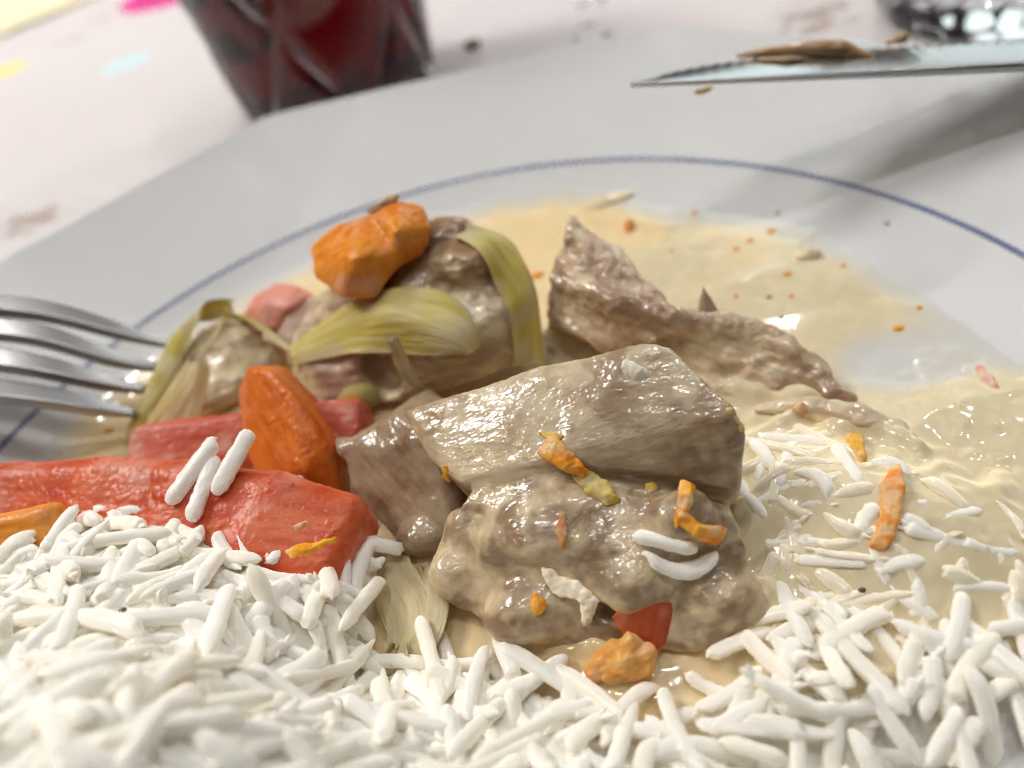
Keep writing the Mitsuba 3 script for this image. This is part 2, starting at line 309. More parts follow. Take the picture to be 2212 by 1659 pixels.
keep = ~contains_xy(KEEP_OUT, cand[:, 0], cand[:, 1]); cand, cz = cand[keep], cz[keep]
GAP = Polygon([(800, 1060), (1000, 1060), (1010, 1330), (900, 1320), (880, 1420), (800, 1465), (770, 1380), (800, 1300)])
def screen(P):
    d = np.asarray(P) - EYE; z = d @ _f; return 1106 + FOC * (d @ RT) / z, 829.5 - FOC * (d @ UP) / z, z
chosen = []
tree_pts = np.zeros((0, 2))
for p_, z_ in zip(cand, cz):
    if GAP.contains(Point(*screen((*p_, z_))[:2])): continue
    if len(chosen) and (np.hypot(*(np.array(chosen)[:, :2] - p_).T) < (1.9 if p_[0] < 5 else 3.1)).any(): continue
    chosen.append((*p_, z_))
for x, y, z in chosen:
    L = np.clip(rng.normal(10.2, 2.8), 4, 15); hd = rng.uniform(0, np.pi); d = np.array([math.cos(hd), math.sin(hd)])
    g0 = (heap_z((x + d[0] * 3, y + d[1] * 3))[0] - heap_z((x - d[0] * 3, y - d[1] * 3))[0]) / 6
    tl = np.clip(g0, -0.9, 0.9) + rng.normal(0, 0.26); u = unit([d[0], d[1], tl])
    c = np.array([x, y, z + rng.uniform(-1.5, 0.7)])
    grains.append((c - u * L / 2, c + u * L / 2, rng.normal(0, 0.5, 3), rng.uniform(0.85, 1.08) * (1.08 if x < -15 else 1.0)))
vis = []
for k, (A, B, bd, r) in enumerate(grains):
    m = (A + B) / 2; x, y, z = screen(m); h_ = m[2] - heap_z(m[:2])[0]
    infr = -60 < x < 2270 and 1050 < y < 1720
    vis.append((k < len(PICK)) * 100 + infr * 10 + h_ - 0.02 * z)
order = np.argsort(-np.array(vis)); single = set(order[:272].tolist())
restv, restf, n0 = [], [], 0
for k, (A, B, bd, r) in enumerate(grains):
    if k in single:
        key = put('rice_grain', grain(A, B, bd, r, k, 18, 10), f'rice_{k % 3}'); sa, sb = np.array(screen(A)[:2]), np.array(screen(B)[:2]); dv = (sb - sa) if sb[1] > sa[1] else sa - sb; mx = (sa[0] + sb[0]) / 2
        lie = 'lying level' if dv[1] < 0.5 * abs(dv[0]) else 'slanting down to the right' if dv[0] > 0 else 'slanting down to the left'
        zone = 'high left rice heap' if mx < 760 else 'low rice before the meat' if mx < 1480 else 'loose rice at right front'
        tag(key, f'white cooked rice grain {lie} in the {zone}', 'rice grain', 'grains of the rice heap')
    else:
        v, f = grain(A, B, bd, r, k, 11, 8); restv.append(v); restf.append(f + n0); n0 += len(v)
put('rice_heap', (np.vstack(restv), np.vstack(restf)), 'rice_1'); tag('rice_heap', 'packed cooked white rice filling the inside of the heap', 'rice', kind='stuff')
gx, gy = np.linspace(-92, 64, 260), np.linspace(-78, 18, 160); X, Y = np.meshgrid(gx, gy, indexing='ij'); xy = np.stack([X.ravel(), Y.ravel()], 1)
Zh = heap_z(xy); ins = contains_xy(area.buffer(-1.0), xy[:, 0], xy[:, 1]) & ~contains_xy(KEEP_OUT.buffer(1.5), xy[:, 0], xy[:, 1])
low = np.where(ins, Zh - 0.7 + 1.3 * nz(np.c_[xy * 0.45, 0 * Zh], 1.0, 5), 2.0)
low = np.where(xy[:, 0] > 4, low - 2.2, low); low = np.where(Zh < 6.5, 2.0, low); sx, sy, _ = screen(np.c_[xy, Zh]); low = np.where(contains_xy(GAP.buffer(15), sx, sy), 2.0, low)
put('rice_heap__core', (np.c_[xy, low], grid_faces(260, 160)), 'rice_1')

# ------------------------------------------------------------------ cream sauce
EDGE = [(-80, 1130), (60, 1010), (150, 900), (300, 780), (480, 660), (640, 570), (800, 510), (950, 460), (1100, 420), (1230, 403), (1320, 405), (1390, 428), (1480, 442), (1600, 452), (1720, 478), (1850, 520),
        (1950, 580), (2040, 645), (2130, 715), (2230, 775), (2330, 850), (2400, 1000), (2380, 1200), (2300, 1350), (2240, 1440), (2140, 1500), (2000, 1560), (1800, 1600), (1500, 1640), (1100, 1640), (800, 1700), (300, 1500), (-100, 1300)]
edge = Polygon([at(x, y, 6)[:2] for x, y in EDGE]).buffer(0)
gs = 0.5; gx, gy = np.arange(-104, 100, gs), np.arange(-72, 92, gs); X, Y = np.meshgrid(gx, gy, indexing='ij'); xy = np.stack([X.ravel(), Y.ravel()], 1)
wxy = xy + 5.0 * np.c_[nz(np.c_[xy, 0 * xy[:, 0]], 0.09, 11), nz(np.c_[xy, 0 * xy[:, 0]], 0.09, 12)] + 1.4 * np.c_[nz(np.c_[xy, 0 * xy[:, 0]], 0.4, 13), nz(np.c_[xy, 0 * xy[:, 0]], 0.4, 14)]
mask = contains_xy(edge, wxy[:, 0], wxy[:, 1]).reshape(X.shape); dist = (ndimage.distance_transform_edt(mask) - ndimage.distance_transform_edt(~mask)) * gs
dist = ndimage.gaussian_filter(dist, 1.5)
def near(x, y, z, r): q = at(x, y, z); return np.exp(-((X - q[0]) ** 2 + (Y - q[1]) ** 2) / r**2)
thick = 1.2 * (1 - np.exp(-np.maximum(dist, 0) / 7.0)) + 0.45 * ss(0, 8, dist) * 2 * (meshkit.fbm(np.stack([X * 0.13, Y * 0.13, 0 * X], -1), 3, 3) - 0.35)
thick *= np.clip(1 - 0.95 * near(1895, 775, 6, 8) - 0.8 * near(2010, 765, 6, 7) - 0.7 * near(2110, 745, 6, 7), 0.02, 1)
lump = near(2230, 900, 8, 15) + near(2150, 1000, 8, 12) + 0.9 * near(2060, 1100, 8, 13) + 0.6 * near(2250, 1150, 8, 16)
thick += ss(0, 5, dist) * np.minimum(lump, 1.15) * (1.0 + 1.2 * (meshkit.fbm(np.stack([X * 0.12, Y * 0.12, 0 * X], -1), 2, 8) - 0.5) + 0.25 * (meshkit.fbm(np.stack([X * 0.55, Y * 0.55, 0 * X], -1), 3, 19) - 0.5) + 0.25 * ss(0.6, 0.8, meshkit.noise(np.stack([X * 0.6, Y * 0.6, 0 * X], -1), 9)))
base = plate_z(np.hypot(X, Y))
# level pools, so the well fills flat
lev = np.maximum(base + thick, np.where(dist > 0, 4.05 + (1.25 * ss(0, 9, dist) + 0.2 * thick) * np.clip(1 - 0.97 * near(1895, 775, 6, 8) - 0.8 * near(2010, 765, 6, 7) - 0.7 * near(2110, 745, 6, 7), 0, 1), 0))
# sauce lies over the rice on the right: grains raise it
SAUCED = [(1616, 949, 1671, 1014), (1636, 944, 1801, 964), (1801, 959, 1856, 1049), (1696, 969, 1681, 1059), (1591, 1119, 1751, 1044), (1591, 1234, 1671, 1159), (1956, 1139, 2161, 1204), (1766, 1179, 1876, 1159),
          (1991, 1034, 2101, 1119), (1886, 1239, 2001, 1209), (1716, 1019, 1796, 1079), (1790, 1115, 1850, 1150), (1900, 1090, 1850, 1180), (1700, 1110, 1720, 1200), (2030, 1230, 2130, 1270), (1930, 1290, 2010, 1330),
          (2150, 1080, 2205, 1160), (1760, 1230, 1840, 1290), (1880, 1000, 1960, 1030), (1690, 1190, 1650, 1290), (1800, 1075, 1880, 1060), (1560, 1390, 1640, 1340)]
mound = 3.2 * near(1760, 1060, 8, 9) + 3.4 * near(1900, 1150, 8, 11) + 2.2 * near(2050, 1200, 8, 10) + 2.0 * near(1720, 1180, 8, 9) + 1.2 * near(1250, 1420, 7, 9) + 0.8 * near(900, 1350, 7, 8)
lev = lev + mound * ss(0, 5, dist)
hz = heap_z(xy).reshape(X.shape); lev = np.maximum(lev, np.where((hz > 6.8) & (hz < 13.5), np.minimum(hz - 1.3 + 0.5 * 2 * (meshkit.fbm(np.stack([X * 0.3, Y * 0.3, 0 * X], -1), 2, 15) - 0.5), lev + 4), 0) * ss(0, 4, dist) * ss(-5, 8, X))
_gz = lambda xy_: ndimage.map_coordinates(lev, [(np.atleast_2d(xy_)[:, 0] + 104) / gs, (np.atleast_2d(xy_)[:, 1] + 72) / gs], order=1, mode='nearest')
lev = ndimage.gaussian_filter(lev, 0.6); bump = np.zeros_like(lev); sg = []
CL = Polygon([(1610, 930), (1830, 945), (1900, 1070), (2150, 1140), (2212, 1290), (1990, 1340), (1700, 1320), (1600, 1220), (1580, 1130)])
extra = []
for k in range(120):
    q = at(rng.uniform(1680, 2160), rng.uniform(1040, 1330), 8); hd = rng.uniform(0, 3.1); extra.append((q, np.array([math.cos(hd), math.sin(hd), 0]) * 4.2))
PICKED = len(SAUCED)
for _ in range(400):
    x, y = rng.uniform(1580, 2212), rng.uniform(930, 1340)
    if len(SAUCED) >= PICKED + 85: break
    if not CL.contains(Point(x, y)) or (x > 1900 and rng.random() < 0.45): continue
    an, ln = rng.uniform(0, np.pi), rng.uniform(50, 100); SAUCED.append((x - ln * math.cos(an) / 1.0, y - ln * math.sin(an) * 0.55, x + ln * math.cos(an), y + ln * math.sin(an) * 0.55))
for k, (x0, y0, x1, y1) in enumerate(SAUCED):
    o = 1.0 if k < PICKED else rng.uniform(0.45, 1.15)
    A, B = on(x0, y0, o + rng.uniform(-0.2, 0.3), _gz), on(x1, y1, o - rng.uniform(-0.1, 0.5), _gz); m = (A + B) / 2; L = np.linalg.norm(B - A); L2 = np.clip(L, 5, 13); A, B = m + (A - m) * L2 / L, m + (B - m) * L2 / L; sg.append((A, B))
for A, B in [(q - d, q + d) for q, d in extra] + sg:
    sel = (np.abs(X - (A[0] + B[0]) / 2) < 8) & (np.abs(Y - (A[1] + B[1]) / 2) < 8); P = np.stack([X[sel], Y[sel]], 1)
    t = np.clip(((P - A[:2]) @ (B - A)[:2]) / max((B - A)[:2] @ (B - A)[:2], 1e-6), 0, 1); d = np.hypot(*(P - A[:2] - t[:, None] * (B - A)[:2]).T)
    bump[sel] = np.maximum(bump[sel], 1.15 * np.exp(-(d / 1.05) ** 2))
lev = lev + ndimage.gaussian_filter(bump, 0.7) * ss(0, 4, dist)
sauce_z = _gz = lambda xy_: ndimage.map_coordinates(lev, [(np.atleast_2d(xy_)[:, 0] + 104) / gs, (np.atleast_2d(xy_)[:, 1] + 72) / gs], order=1, mode='nearest')
for k, (A, B) in enumerate(sg):
    key = put('rice_grain_in_sauce', grain(A, B, rng.normal(0, 0.35, 3), 0.98 if k < PICKED else rng.uniform(0.75, 0.95), 900 + k, 18, 10), 'rice_0' if k in (0, 1, 2, 3, 4, 5, 10) or k % 3 == 0 else 'rice_sauced')
    sx, sy, _ = screen((A + B) / 2); wh = 'close to the right flank of the largest meat' if sx < 1800 else 'towards the right edge of the plate' if sx > 1960 else 'around the upright carrot bit at the right'
    tag(key, f'rice grain half sunk in cream sauce {wh}', 'rice grain', 'grains in the sauce')

# ------------------------------------------------------------------ meat
def splash(p, col, seed):
    """cream sauce clings to the foot of what stands in it"""
    h_ = p[:, 2] - sauce_z(p[:, :2]); return lerp(col, (0.74, 0.61, 0.40), 0.85 * ss(2.6, 0.4, h_ + 5.0 * nz(p, 0.28, seed + 33, 3)))
def meat_mesh(f, h, axis, seed, amp=(0.9, 0.35, 0.16), light=(0.46, 0.31, 0.18), dark=(0.24, 0.14, 0.075), cream_amt=0.5):
    m = relax(nets(f, h), 5); u = unit(axis); w = unit(np.cross(u, [0.1, 0.3, 1])); q = np.cross(u, w); p = m[0]
    L = np.c_[p @ u * 0.22, p @ w, p @ q]
    m = push(m, amp[0] * 2 * nz(p, 0.16, seed, 3) + amp[1] * 2 * nz(L, 0.55, seed + 1, 3) + amp[2] * 2 * nz(L, 1.6, seed + 2, 2)); p = m[0]; n = normals(*m)
    L = np.c_[p @ u * 0.12, p @ w, p @ q]
    a, b, c = meshkit.fbm(L * 0.9, 4, seed + 5), meshkit.fbm(p * 0.14, 3, seed + 6), meshkit.fbm(p * 0.5, 3, seed + 7)
    col = lerp(dark, light, ss(0.3, 0.68, 0.55 * a + 0.45 * b))
    col = lerp(col, (0.33, 0.215, 0.135), 0.5 * ss(0.5, 0.7, meshkit.fbm(p * 0.2, 2, seed + 9)))
    cr = cream_amt * ss(0.42, 0.66, 0.62 * b + 0.38 * c + 0.10 * (n[:, 2] - 0.4))
    return m, splash(p, lerp(col, (0.64, 0.555, 0.37), np.clip(cr, 0, 1)), seed)
def pts_(L): return [at(*q) for q in L]
# big chunk: folded slab above, lumpy mass below, scrap at its right foot
slab_pts = pts_([(905, 905, 22), (1130, 830, 25.5), (1385, 770, 29), (1440, 785, 28.5), (1560, 905, 25), (1585, 960, 22), (1575, 1050, 18), (1400, 1010, 21), (1210, 985, 22.5), (1010, 1030, 19.5), (950, 980, 19.5)])
slab = hull(slab_pts + [p - np.array([0, -2, 11]) for p in slab_pts[:6]] + [p + np.array([0, 5, -9]) for p in slab_pts[6:]], 1.3)
lump1 = hull(pts_([(1020, 1075, 18.5), (1190, 1010, 21), (1420, 1050, 19), (1570, 1120, 15.5), (1600, 1200, 12), (1000, 1190, 14), (1010, 1290, 10), (1250, 1390, 7.5), (1450, 1370, 8), (1560, 1290, 8.5), (1250, 1180, 17.5), (1420, 1180, 16)]) + pts_([(1200, 1000, 8), (1500, 1000, 8)]), 0.9)
lobe = union([ell(at(975, 1245, 11), (2.6, 3, 3.6)), cap(at(1000, 1130, 15), at(960, 1230, 10), 2.0, 1.6)], 1)
lump2 = union([ell(at(1180, 1130, 17.5), (6, 5, 3.2)), ell(at(1470, 1110, 18), (4, 3.5, 3)), ell(at(1150, 1320, 10.5), (6, 4, 4)), ell(at(1360, 1260, 12.5), (5, 4, 4)), ell(at(1080, 1180, 15), (3, 3, 3))], 2)
scrap = union([ell(at(1560, 1290, 9.5), (4.2, 3.6, 3.2)), ell(at(1620, 1300, 8.5), (3, 3, 2.4)), ell(at(1520, 1350, 8), (4, 3, 2.2))], 1.5)
lower = carve(union([lump1, lobe, lump2, scrap], 2.0), cap(at(1290, 1330, 12), at(1330, 1310, 11), 1.1), 1)
crease = chain(pts_([(985, 1068, 19.6), (1100, 1040, 21.6), (1200, 1022, 22.4), (1400, 1050, 20.2), (1590, 1085, 16.6)]), [0.5, 0.7, 0.9, 1.0, 0.9])
chunk = carve(union([slab, lower], 0.7), crease, 1.2)
ax = at(1560, 930, 22) - at(950, 960, 20)
m, c = meat_mesh(chunk, 0.32, ax, 40, (0.42, 0.09, 0.045), light=(0.43, 0.29, 0.165), dark=(0.20, 0.118, 0.06), cream_amt=0.4)
lw = ss(-0.3, 1.0, slab(m[0])); m = push(m, lw * (0.5 * nz(m[0], 0.25, 141, 2) + 0.12 * nz(m[0], 1.2, 142, 2)))
onslab = 1 - ss(-0.5, 1.0, slab(m[0])); pa = meshkit.fbm(m[0] * 0.25, 3, 71)
coat = onslab * ss(0.38, 0.52, pa + 0.30 * np.exp(-(np.linalg.norm(m[0] - at(1040, 960, 21), axis=1) / 7.5) ** 2) - 0.16 * np.exp(-(np.linalg.norm(m[0] - at(1450, 950, 23), axis=1) / 12) ** 2) - 0.03)
c = lerp(c, (0.66, 0.55, 0.37), 0.85 * coat)
brown = onslab * np.exp(-(np.linalg.norm((m[0] - at(1400, 1000, 21)) * [0.7, 1, 1.3], axis=1) / 8.5) ** 2); c = lerp(c, (0.11, 0.062, 0.03), 0.88 * brown * (0.55 + 0.9 * meshkit.fbm(m[0] * [0.15, 0.8, 0.8], 3, 72)).clip(0, 1))  # brown flesh at the right, with shade of its front put into the colour
# grey-green sauce film on the lumpy lower part
low_ = ss(-0.5, 1.2, slab(m[0])); g = meshkit.fbm(m[0] * 0.3, 3, 77)
c = lerp(c, lerp((0.53, 0.41, 0.255), (0.235, 0.155, 0.09), ss(0.4, 0.62, g)), 0.85 * low_ * ss(0.25, 0.45, meshkit.fbm(m[0] * 0.15, 2, 79)))
mo = meshkit.fbm(m[0] * 0.8, 3, 81); c = lerp(c, (0.235, 0.15, 0.085), 0.28 * low_ * ss(0.52, 0.66, mo)); c = lerp(c, (0.70, 0.585, 0.39), 0.28 * low_ * ss(0.53, 0.68, 1 - mo))
put('meat_chunk', m, 'meat_skin', color=c); tag('meat_chunk', 'largest braised grey-brown meat chunk in the middle, glossy with cream sauce', 'meat')
# piece tucked under it on the left
left_pts = pts_([(752, 968, 15), (860, 905, 18.5), (935, 960, 18.5), (990, 1080, 12), (985, 1150, 9.5), (905, 1175, 7.5), (850, 1130, 8.5), (770, 1050, 10.5)])
left = hull(left_pts + [p + np.array([4, 9, -5]) for p in left_pts[:4]] + [p + np.array([4, 4, -1]) for p in left_pts[4:]], 0.9)
left = union([left, ell(at(915, 1165, 8.5), (4, 2.5, 2.5)), cap(at(745, 970, 14.5), at(735, 955, 14), 1.2, 0.8)], 1.5)
m, c = meat_mesh(left, 0.34, at(930, 1120, 10) - at(790, 960, 15), 60, (0.5, 0.10, 0.07), light=(0.24, 0.15, 0.088), dark=(0.145, 0.085, 0.048), cream_amt=0.2)
put('meat_chunk_001', m, 'meat_skin', color=c); tag('meat_chunk_001', 'smooth tan meat piece tucked under the left side of the largest chunk', 'meat')
# piece under the leek
bk = pts_([(940, 500, 27), (1080, 530, 24), (1130, 640, 19), (1140, 770, 9), (700, 640, 18), (650, 770, 12), (700, 870, 7), (880, 850, 9), (850, 680, 22), (1000, 730, 18.5), (1050, 800, 10)])
back = hull(bk + [p - np.array([0, 0, 10]) for p in bk[:2]], 1.0)
back = union([back, ell(at(690, 775, 12.5), (3.6, 3, 2.6)), ell(at(730, 800, 11), (4, 3, 3)), ell(at(780, 830, 9), (3, 3, 3)), ell(at(1000, 560, 25), (6, 5, 3)), ell(at(960, 500, 27.5), (5, 3, 2))], 2)
back = carve(back, ell(at(830, 795, 12.5), (3.6, 4.5, 2.4), frame(RT + 0.3 * UP, _f)), 2.0)
m, c = meat_mesh(back, 0.45, at(1100, 700, 18) - at(700, 700, 16), 80, (0.9, 0.4, 0.2), cream_amt=0.8)
pk = ss(8, 3, np.linalg.norm(m[0] - at(740, 800, 12), axis=1)); c = lerp(c, (0.36, 0.23, 0.19), 0.7 * pk)
put('meat_chunk_002', m, 'meat_skin', color=c); tag('meat_chunk_002', 'lumpy meat chunk draped with green leek at the back left', 'meat')
# long piece at the back right
rb = pts_([(1240, 490, 25), (1195, 600, 19), (1195, 690, 12), (1330, 545, 20), (1430, 660, 16.5), (1290, 660, 18), (1400, 730, 15)]); rb2 = pts_([(1400, 690, 15.5), (1560, 690, 13), (1520, 720, 13.5), (1690, 750, 10), (1760, 810, 8), (1500, 840, 6.5), (1660, 850, 6), (1300, 720, 12)])
lowp = lambda L: [np.array([p[0], p[1] + 5, 4.0]) for p in L]
ridge = union([hull(rb + lowp(rb[:3]), 0.8), hull(rb2 + lowp(rb2[:4]) + pts_([(1420, 820, 7), (1640, 872, 5.5), (1790, 880, 5.2)]), 0.8), chain(pts_([(1230, 600, 21), (1330, 660, 19.5), (1450, 690, 17.5)]), [1.5, 2.2, 1.2]), chain(pts_([(1390, 690, 17), (1480, 700, 15.5), (1560, 700, 14.5), (1640, 720, 12.5), (1700, 760, 10.5), (1755, 800, 8.5)]), [1.6, 1.9, 1.9, 1.7, 2.0, 2.0]),
               chain(pts_([(1740, 800, 8.5), (1790, 850, 7.5), (1835, 862, 7)]), [1.8, 1.4, 0.9]), cap(at(1243, 500, 23), at(1238, 478, 24.5), 1.4, 0.6), chain(pts_([(1240, 700, 13), (1330, 740, 12), (1420, 760, 11)]), [1.6, 1.8, 1.4])], 1.6)
ridge = carve(ridge, cap(at(1560, 800, 11), at(1640, 810, 10), 1.5), 1.5)
m, c = meat_mesh(ridge, 0.42, at(1700, 760, 11) - at(1260, 560, 20), 100, (1.0, 0.55, 0.22), light=(0.56, 0.38, 0.245), dark=(0.28, 0.17, 0.105), cream_amt=0.6)
m = push(m, 0.9 * (0.5 - np.abs(2 * nz(m[0], 0.30, 160, 3))) - 0.3)
put('meat_chunk_003', m, 'meat_skin', color=c); tag('meat_chunk_003', 'long stringy brown meat piece with a raised pointed left end at the back', 'meat')
shred = chain([at(1640, 886, 7.3), at(1760, 880, 8.2), at(1850, 905, 8.2), at(1930, 930, 7.8), at(1985, 975, 7.2)], [1.0, 1.9, 2.1, 1.8, 0.9])
m, c = meat_mesh(shred, 0.35, at(1985, 975, 7) - at(1640, 885, 7), 120, (1.2, 0.5, 0.2), light=(0.55, 0.41, 0.28), dark=(0.34, 0.23, 0.15), cream_amt=0.6)
put('meat_shred', m, 'meat_skin', color=c); tag('meat_shred', 'thin flat meat shred lying in sauce right of the long meat piece', 'meat')
fl = ell(at(1745, 548, 5.7), (2.4, 1.9, 0.8)); m, c = meat_mesh(fl, 0.25, (1, 0, 0), 130, (0.5, 0.3, 0.1), light=(0.55, 0.42, 0.28), dark=(0.4, 0.28, 0.18)); put('meat_shred_001', m, 'meat_skin', color=c); tag('meat_shred_001', 'tiny meat scrap floating in the sauce near the far edge', 'meat')
fl = union([ell(at(1330, 425, 5.6), (4.5, 2.0, 0.6)), ell(at(1290, 440, 5.6), (4, 2, .6))], 1); m, c = meat_mesh(fl, 0.4, (1, 0, 0), 131, (0.3, 0.2, 0.1), light=(0.66, 0.50, 0.31), dark=(0.55, 0.4, 0.24)); put('meat_shred_002', m, 'meat_skin', color=c); tag('meat_shred_002', 'blurred tan scrap in the sauce behind the pointed meat end', 'meat')
tooth = hull([at(1505, 700, 13.5), at(1530, 705, 13), at(1520, 635, 17.5), at(1555, 690, 12)], 0.2); m = nets(tooth, 0.25); put('onion_sliver', m, 'leek_leaf', color=np.tile((0.60, 0.47, 0.36), (len(m[0]), 1)), uv=m[0][:, :2] * 0.05); tag('onion_sliver', 'pale pointed onion sliver standing up on the long meat piece', 'onion')

# ------------------------------------------------------------------ carrots
def carrot(key, f, h, axis, seed, c0, c1, label, amp=0.12, pits=0.0, film=0.25):
    m = relax(nets(f, h), 6 if h < 0.3 else 14); p = m[0]; u = unit(axis); w = unit(np.cross(u, [0.1, 0.3, 1])); q = np.cross(u, w); L = np.c_[p @ u * 0.25, p @ w, p @ q]
    d = 2 * amp * nz(p, 0.25, seed, 3) + amp * nz(L, 1.3, seed + 1, 3)
    if pits: d += (0.5 * nz(p, 0.9, seed + 11, 2) if h < 0.3 else 0) + pits * ss(0.66, 0.85, meshkit.noise(p * 1.1, seed + 3)) * ss(0.35, 0.6, meshkit.noise(p * 0.2, seed + 8)) - 0.25 * pits * ss(0.7, 0.85, meshkit.noise(p * 2.2, seed + 4))
    m = push(m, d); p = m[0]; L = np.c_[p @ u * 0.15, p @ w, p @ q]
    col = lerp(c0, c1, ss(0.3, 0.7, 0.55 * meshkit.fbm(L * 1.2, 3, seed + 5) + 0.5 * meshkit.fbm(p * 0.12, 2, seed + 6)))
    col = lerp(col, (0.72, 0.50, 0.40), film * ss(0.5, 0.72, meshkit.fbm(p * 0.22, 3, seed + 7))); col = splash(p, col, seed)
    key = put(key, m, 'carrot_flesh', color=col); tag(key, label, 'carrot'); return key
RED0, RED1, OR0, OR1 = (0.44, 0.05, 0.016), (0.60, 0.13, 0.05), (0.66, 0.17, 0.012), (0.80, 0.33, 0.03)
P0, P1 = at(-140, 1130, 15), at(776, 1200, 12.5); P2 = at(330, 1105, 16.5)
nrm = unit(EYE - (P0 + P1) / 2 + np.array([0, 0, 55]))
def bent(c0, c1, c2, halfw, halft, r, n):
    fs = []; ps = [(1 - t) ** 2 * c0 + 2 * t * (1 - t) * (2 * c2 - (c0 + c1) / 2) + t * t * c1 for t in np.linspace(0, 1, 6)]
    for k, (a, b) in enumerate(zip(ps[:-1], ps[1:])):
        e = unit(b - a); a, b = a - e * (4 if k else 0), b + e * (4 if k < len(ps) - 2 else 0); fs.append(rbox((a + b) / 2, (np.linalg.norm(b - a) / 2, halfw, halft), frame(b - a, n), r))
    return union(fs, 1.0)
big = bent(P0, P1, P2, 7.0, 5.4, 2.6, nrm)
carrot('carrot_stick', big, 0.4, P1 - P0, 200, RED0, RED1, 'large coral red carrot stick along the back of the rice heap', 0.10, 0.22, 0.22)
A, B = at(300, 985, 10), at(800, 925, 9)
second = rbox((A + B) / 2, (np.linalg.norm(B - A) / 2, 4.8, 4.2), frame(B - A, unit(EYE - A + np.array([0, 0, 60]))), 1.8)
carrot('carrot_stick_001', second, 0.45, B - A, 210, (0.44, 0.07, 0.04), (0.52, 0.115, 0.07), 'dull red carrot stick lying behind the orange carrot wedge', 0.25, 0.15, 0.45)
wedge = hull(pts_([(545, 800, 21), (585, 808, 21.5), (640, 870, 19.5), (710, 965, 14.5), (730, 1055, 9), (570, 1040, 11), (525, 845, 18), (540, 960, 15), (660, 1010, 14.5)]) + pts_([(610, 800, 16), (680, 870, 12), (740, 960, 7)]), 0.8)
carrot('carrot_wedge', wedge, 0.36, at(720, 1000, 10) - at(560, 820, 20), 220, (0.52, 0.095, 0.008), (0.64, 0.17, 0.02), 'upright orange carrot wedge left of the largest meat chunk', 0.16, 0.1, 0.06)
top = union([hull(pts_([(685, 535, 29), (725, 500, 31), (790, 478, 32.5), (835, 480, 32), (862, 545, 29.5), (805, 632, 25.5), (745, 632, 26), (692, 590, 27.5), (770, 560, 31.5)]) + [p + np.array([1, 5, -4]) for p in pts_([(725, 520, 30), (820, 520, 30), (790, 600, 27)])], 1.0),
             hull(pts_([(815, 470, 33), (855, 445, 33.5), (905, 455, 32), (922, 495, 30.5), (905, 540, 28.5), (862, 560, 28.5), (860, 500, 33)]) + [p + np.array([1, 5, -3]) for p in pts_([(880, 480, 31), (880, 530, 29)])], 1.0)], 0.8)
top = carve(carve(top, cap(at(752, 640, 28), at(745, 560, 32.5), 1.0, 0.35), 1.2), cap(at(815, 620, 28), at(822, 530, 33.5), 0.8, 0.3), 1.2)
carrot('carrot_piece', top, 0.4, (0.3, -0.3, 1), 230, (0.60, 0.15, 0.006), (0.74, 0.28, 0.035), 'bright orange two lobed carrot piece on top of the leek covered meat', 0.26, 0.0, 0.3)
pk = hull(pts_([(525, 692, 12), (555, 640, 15), (598, 618, 16.5), (645, 624, 16.5), (662, 645, 15.5), (625, 665, 15.5), (605, 705, 12), (560, 722, 10.5), (580, 660, 15.5)]) + [p + np.array([2, 5, -5]) for p in pts_([(560, 650, 14), (640, 640, 14)])], 0.7)
carrot('carrot_piece_001', pk, 0.45, (1, 0, 0), 240, (0.58, 0.16, 0.11), (0.66, 0.27, 0.20), 'pinkish red carrot piece behind the leek at the left', 0.3, 0.0, 0.5)
rd = hull(pts_([(1335, 1330, 12), (1400, 1285, 13.5), (1462, 1245, 12.5), (1458, 1340, 9.5), (1425, 1400, 8), (1360, 1370, 10)]) + pts_([(1420, 1300, 8), (1480, 1280, 8)]), 0.5)
carrot('carrot_piece_002', rd, 0.3, at(1430, 1390, 8) - at(1440, 1260, 13), 250, (0.42, 0.065, 0.02), (0.52, 0.11, 0.04), 'deep red carrot piece at the front foot of the largest meat chunk', 0.15, 0.05, 0.2)
cl = union([ell(at(x, y, z), r) for x, y, z, r in ((1305, 1425, 9, 1.2), (1330, 1405, 9.8, 1.4), (1365, 1395, 10, 1.3), (1350, 1430, 9.6, 1.5), (1392, 1420, 9.3, 1.3), (1395, 1450, 8.5, 1.1), (1325, 1452, 8.5, 1.3), (1365, 1460, 8.4, 1.2), (1285, 1450, 8.3, 0.9))], 0.5)
carrot('carrot_piece_003', cl, 0.24, (1, 0, 0), 260, (0.66, 0.27, 0.05), (0.74, 0.46, 0.17), 'crumbly light orange carrot mash below the deep red piece', 0.75, 0.5, 0.6)
A, B = at(-60, 1175, 22), at(140, 1130, 22)
carrot('carrot_stick_002', rbox((A + B) / 2, (np.linalg.norm(B - A) / 2, 3.2, 2.5), frame(B - A, unit(EYE - A)), 1.5), 0.36, B - A, 270, (0.66, 0.19, 0.02), (0.78, 0.34, 0.06), 'glossy orange carrot stick at the left edge above the rice', 0.3, 0, 0.1)
A, B = at(-40, 1225, 18), at(60, 1215, 18)
carrot('carrot_stick_003', rbox((A + B) / 2, (np.linalg.norm(B - A) / 2, 5, 2.5), frame(B - A, unit(EYE - A)), 1.5), 0.4, B - A, 275, (0.62, 0.15, 0.03), (0.70, 0.24, 0.06), 'orange carrot end below the glossy stick at the left edge', 0.3, 0, 0.1)
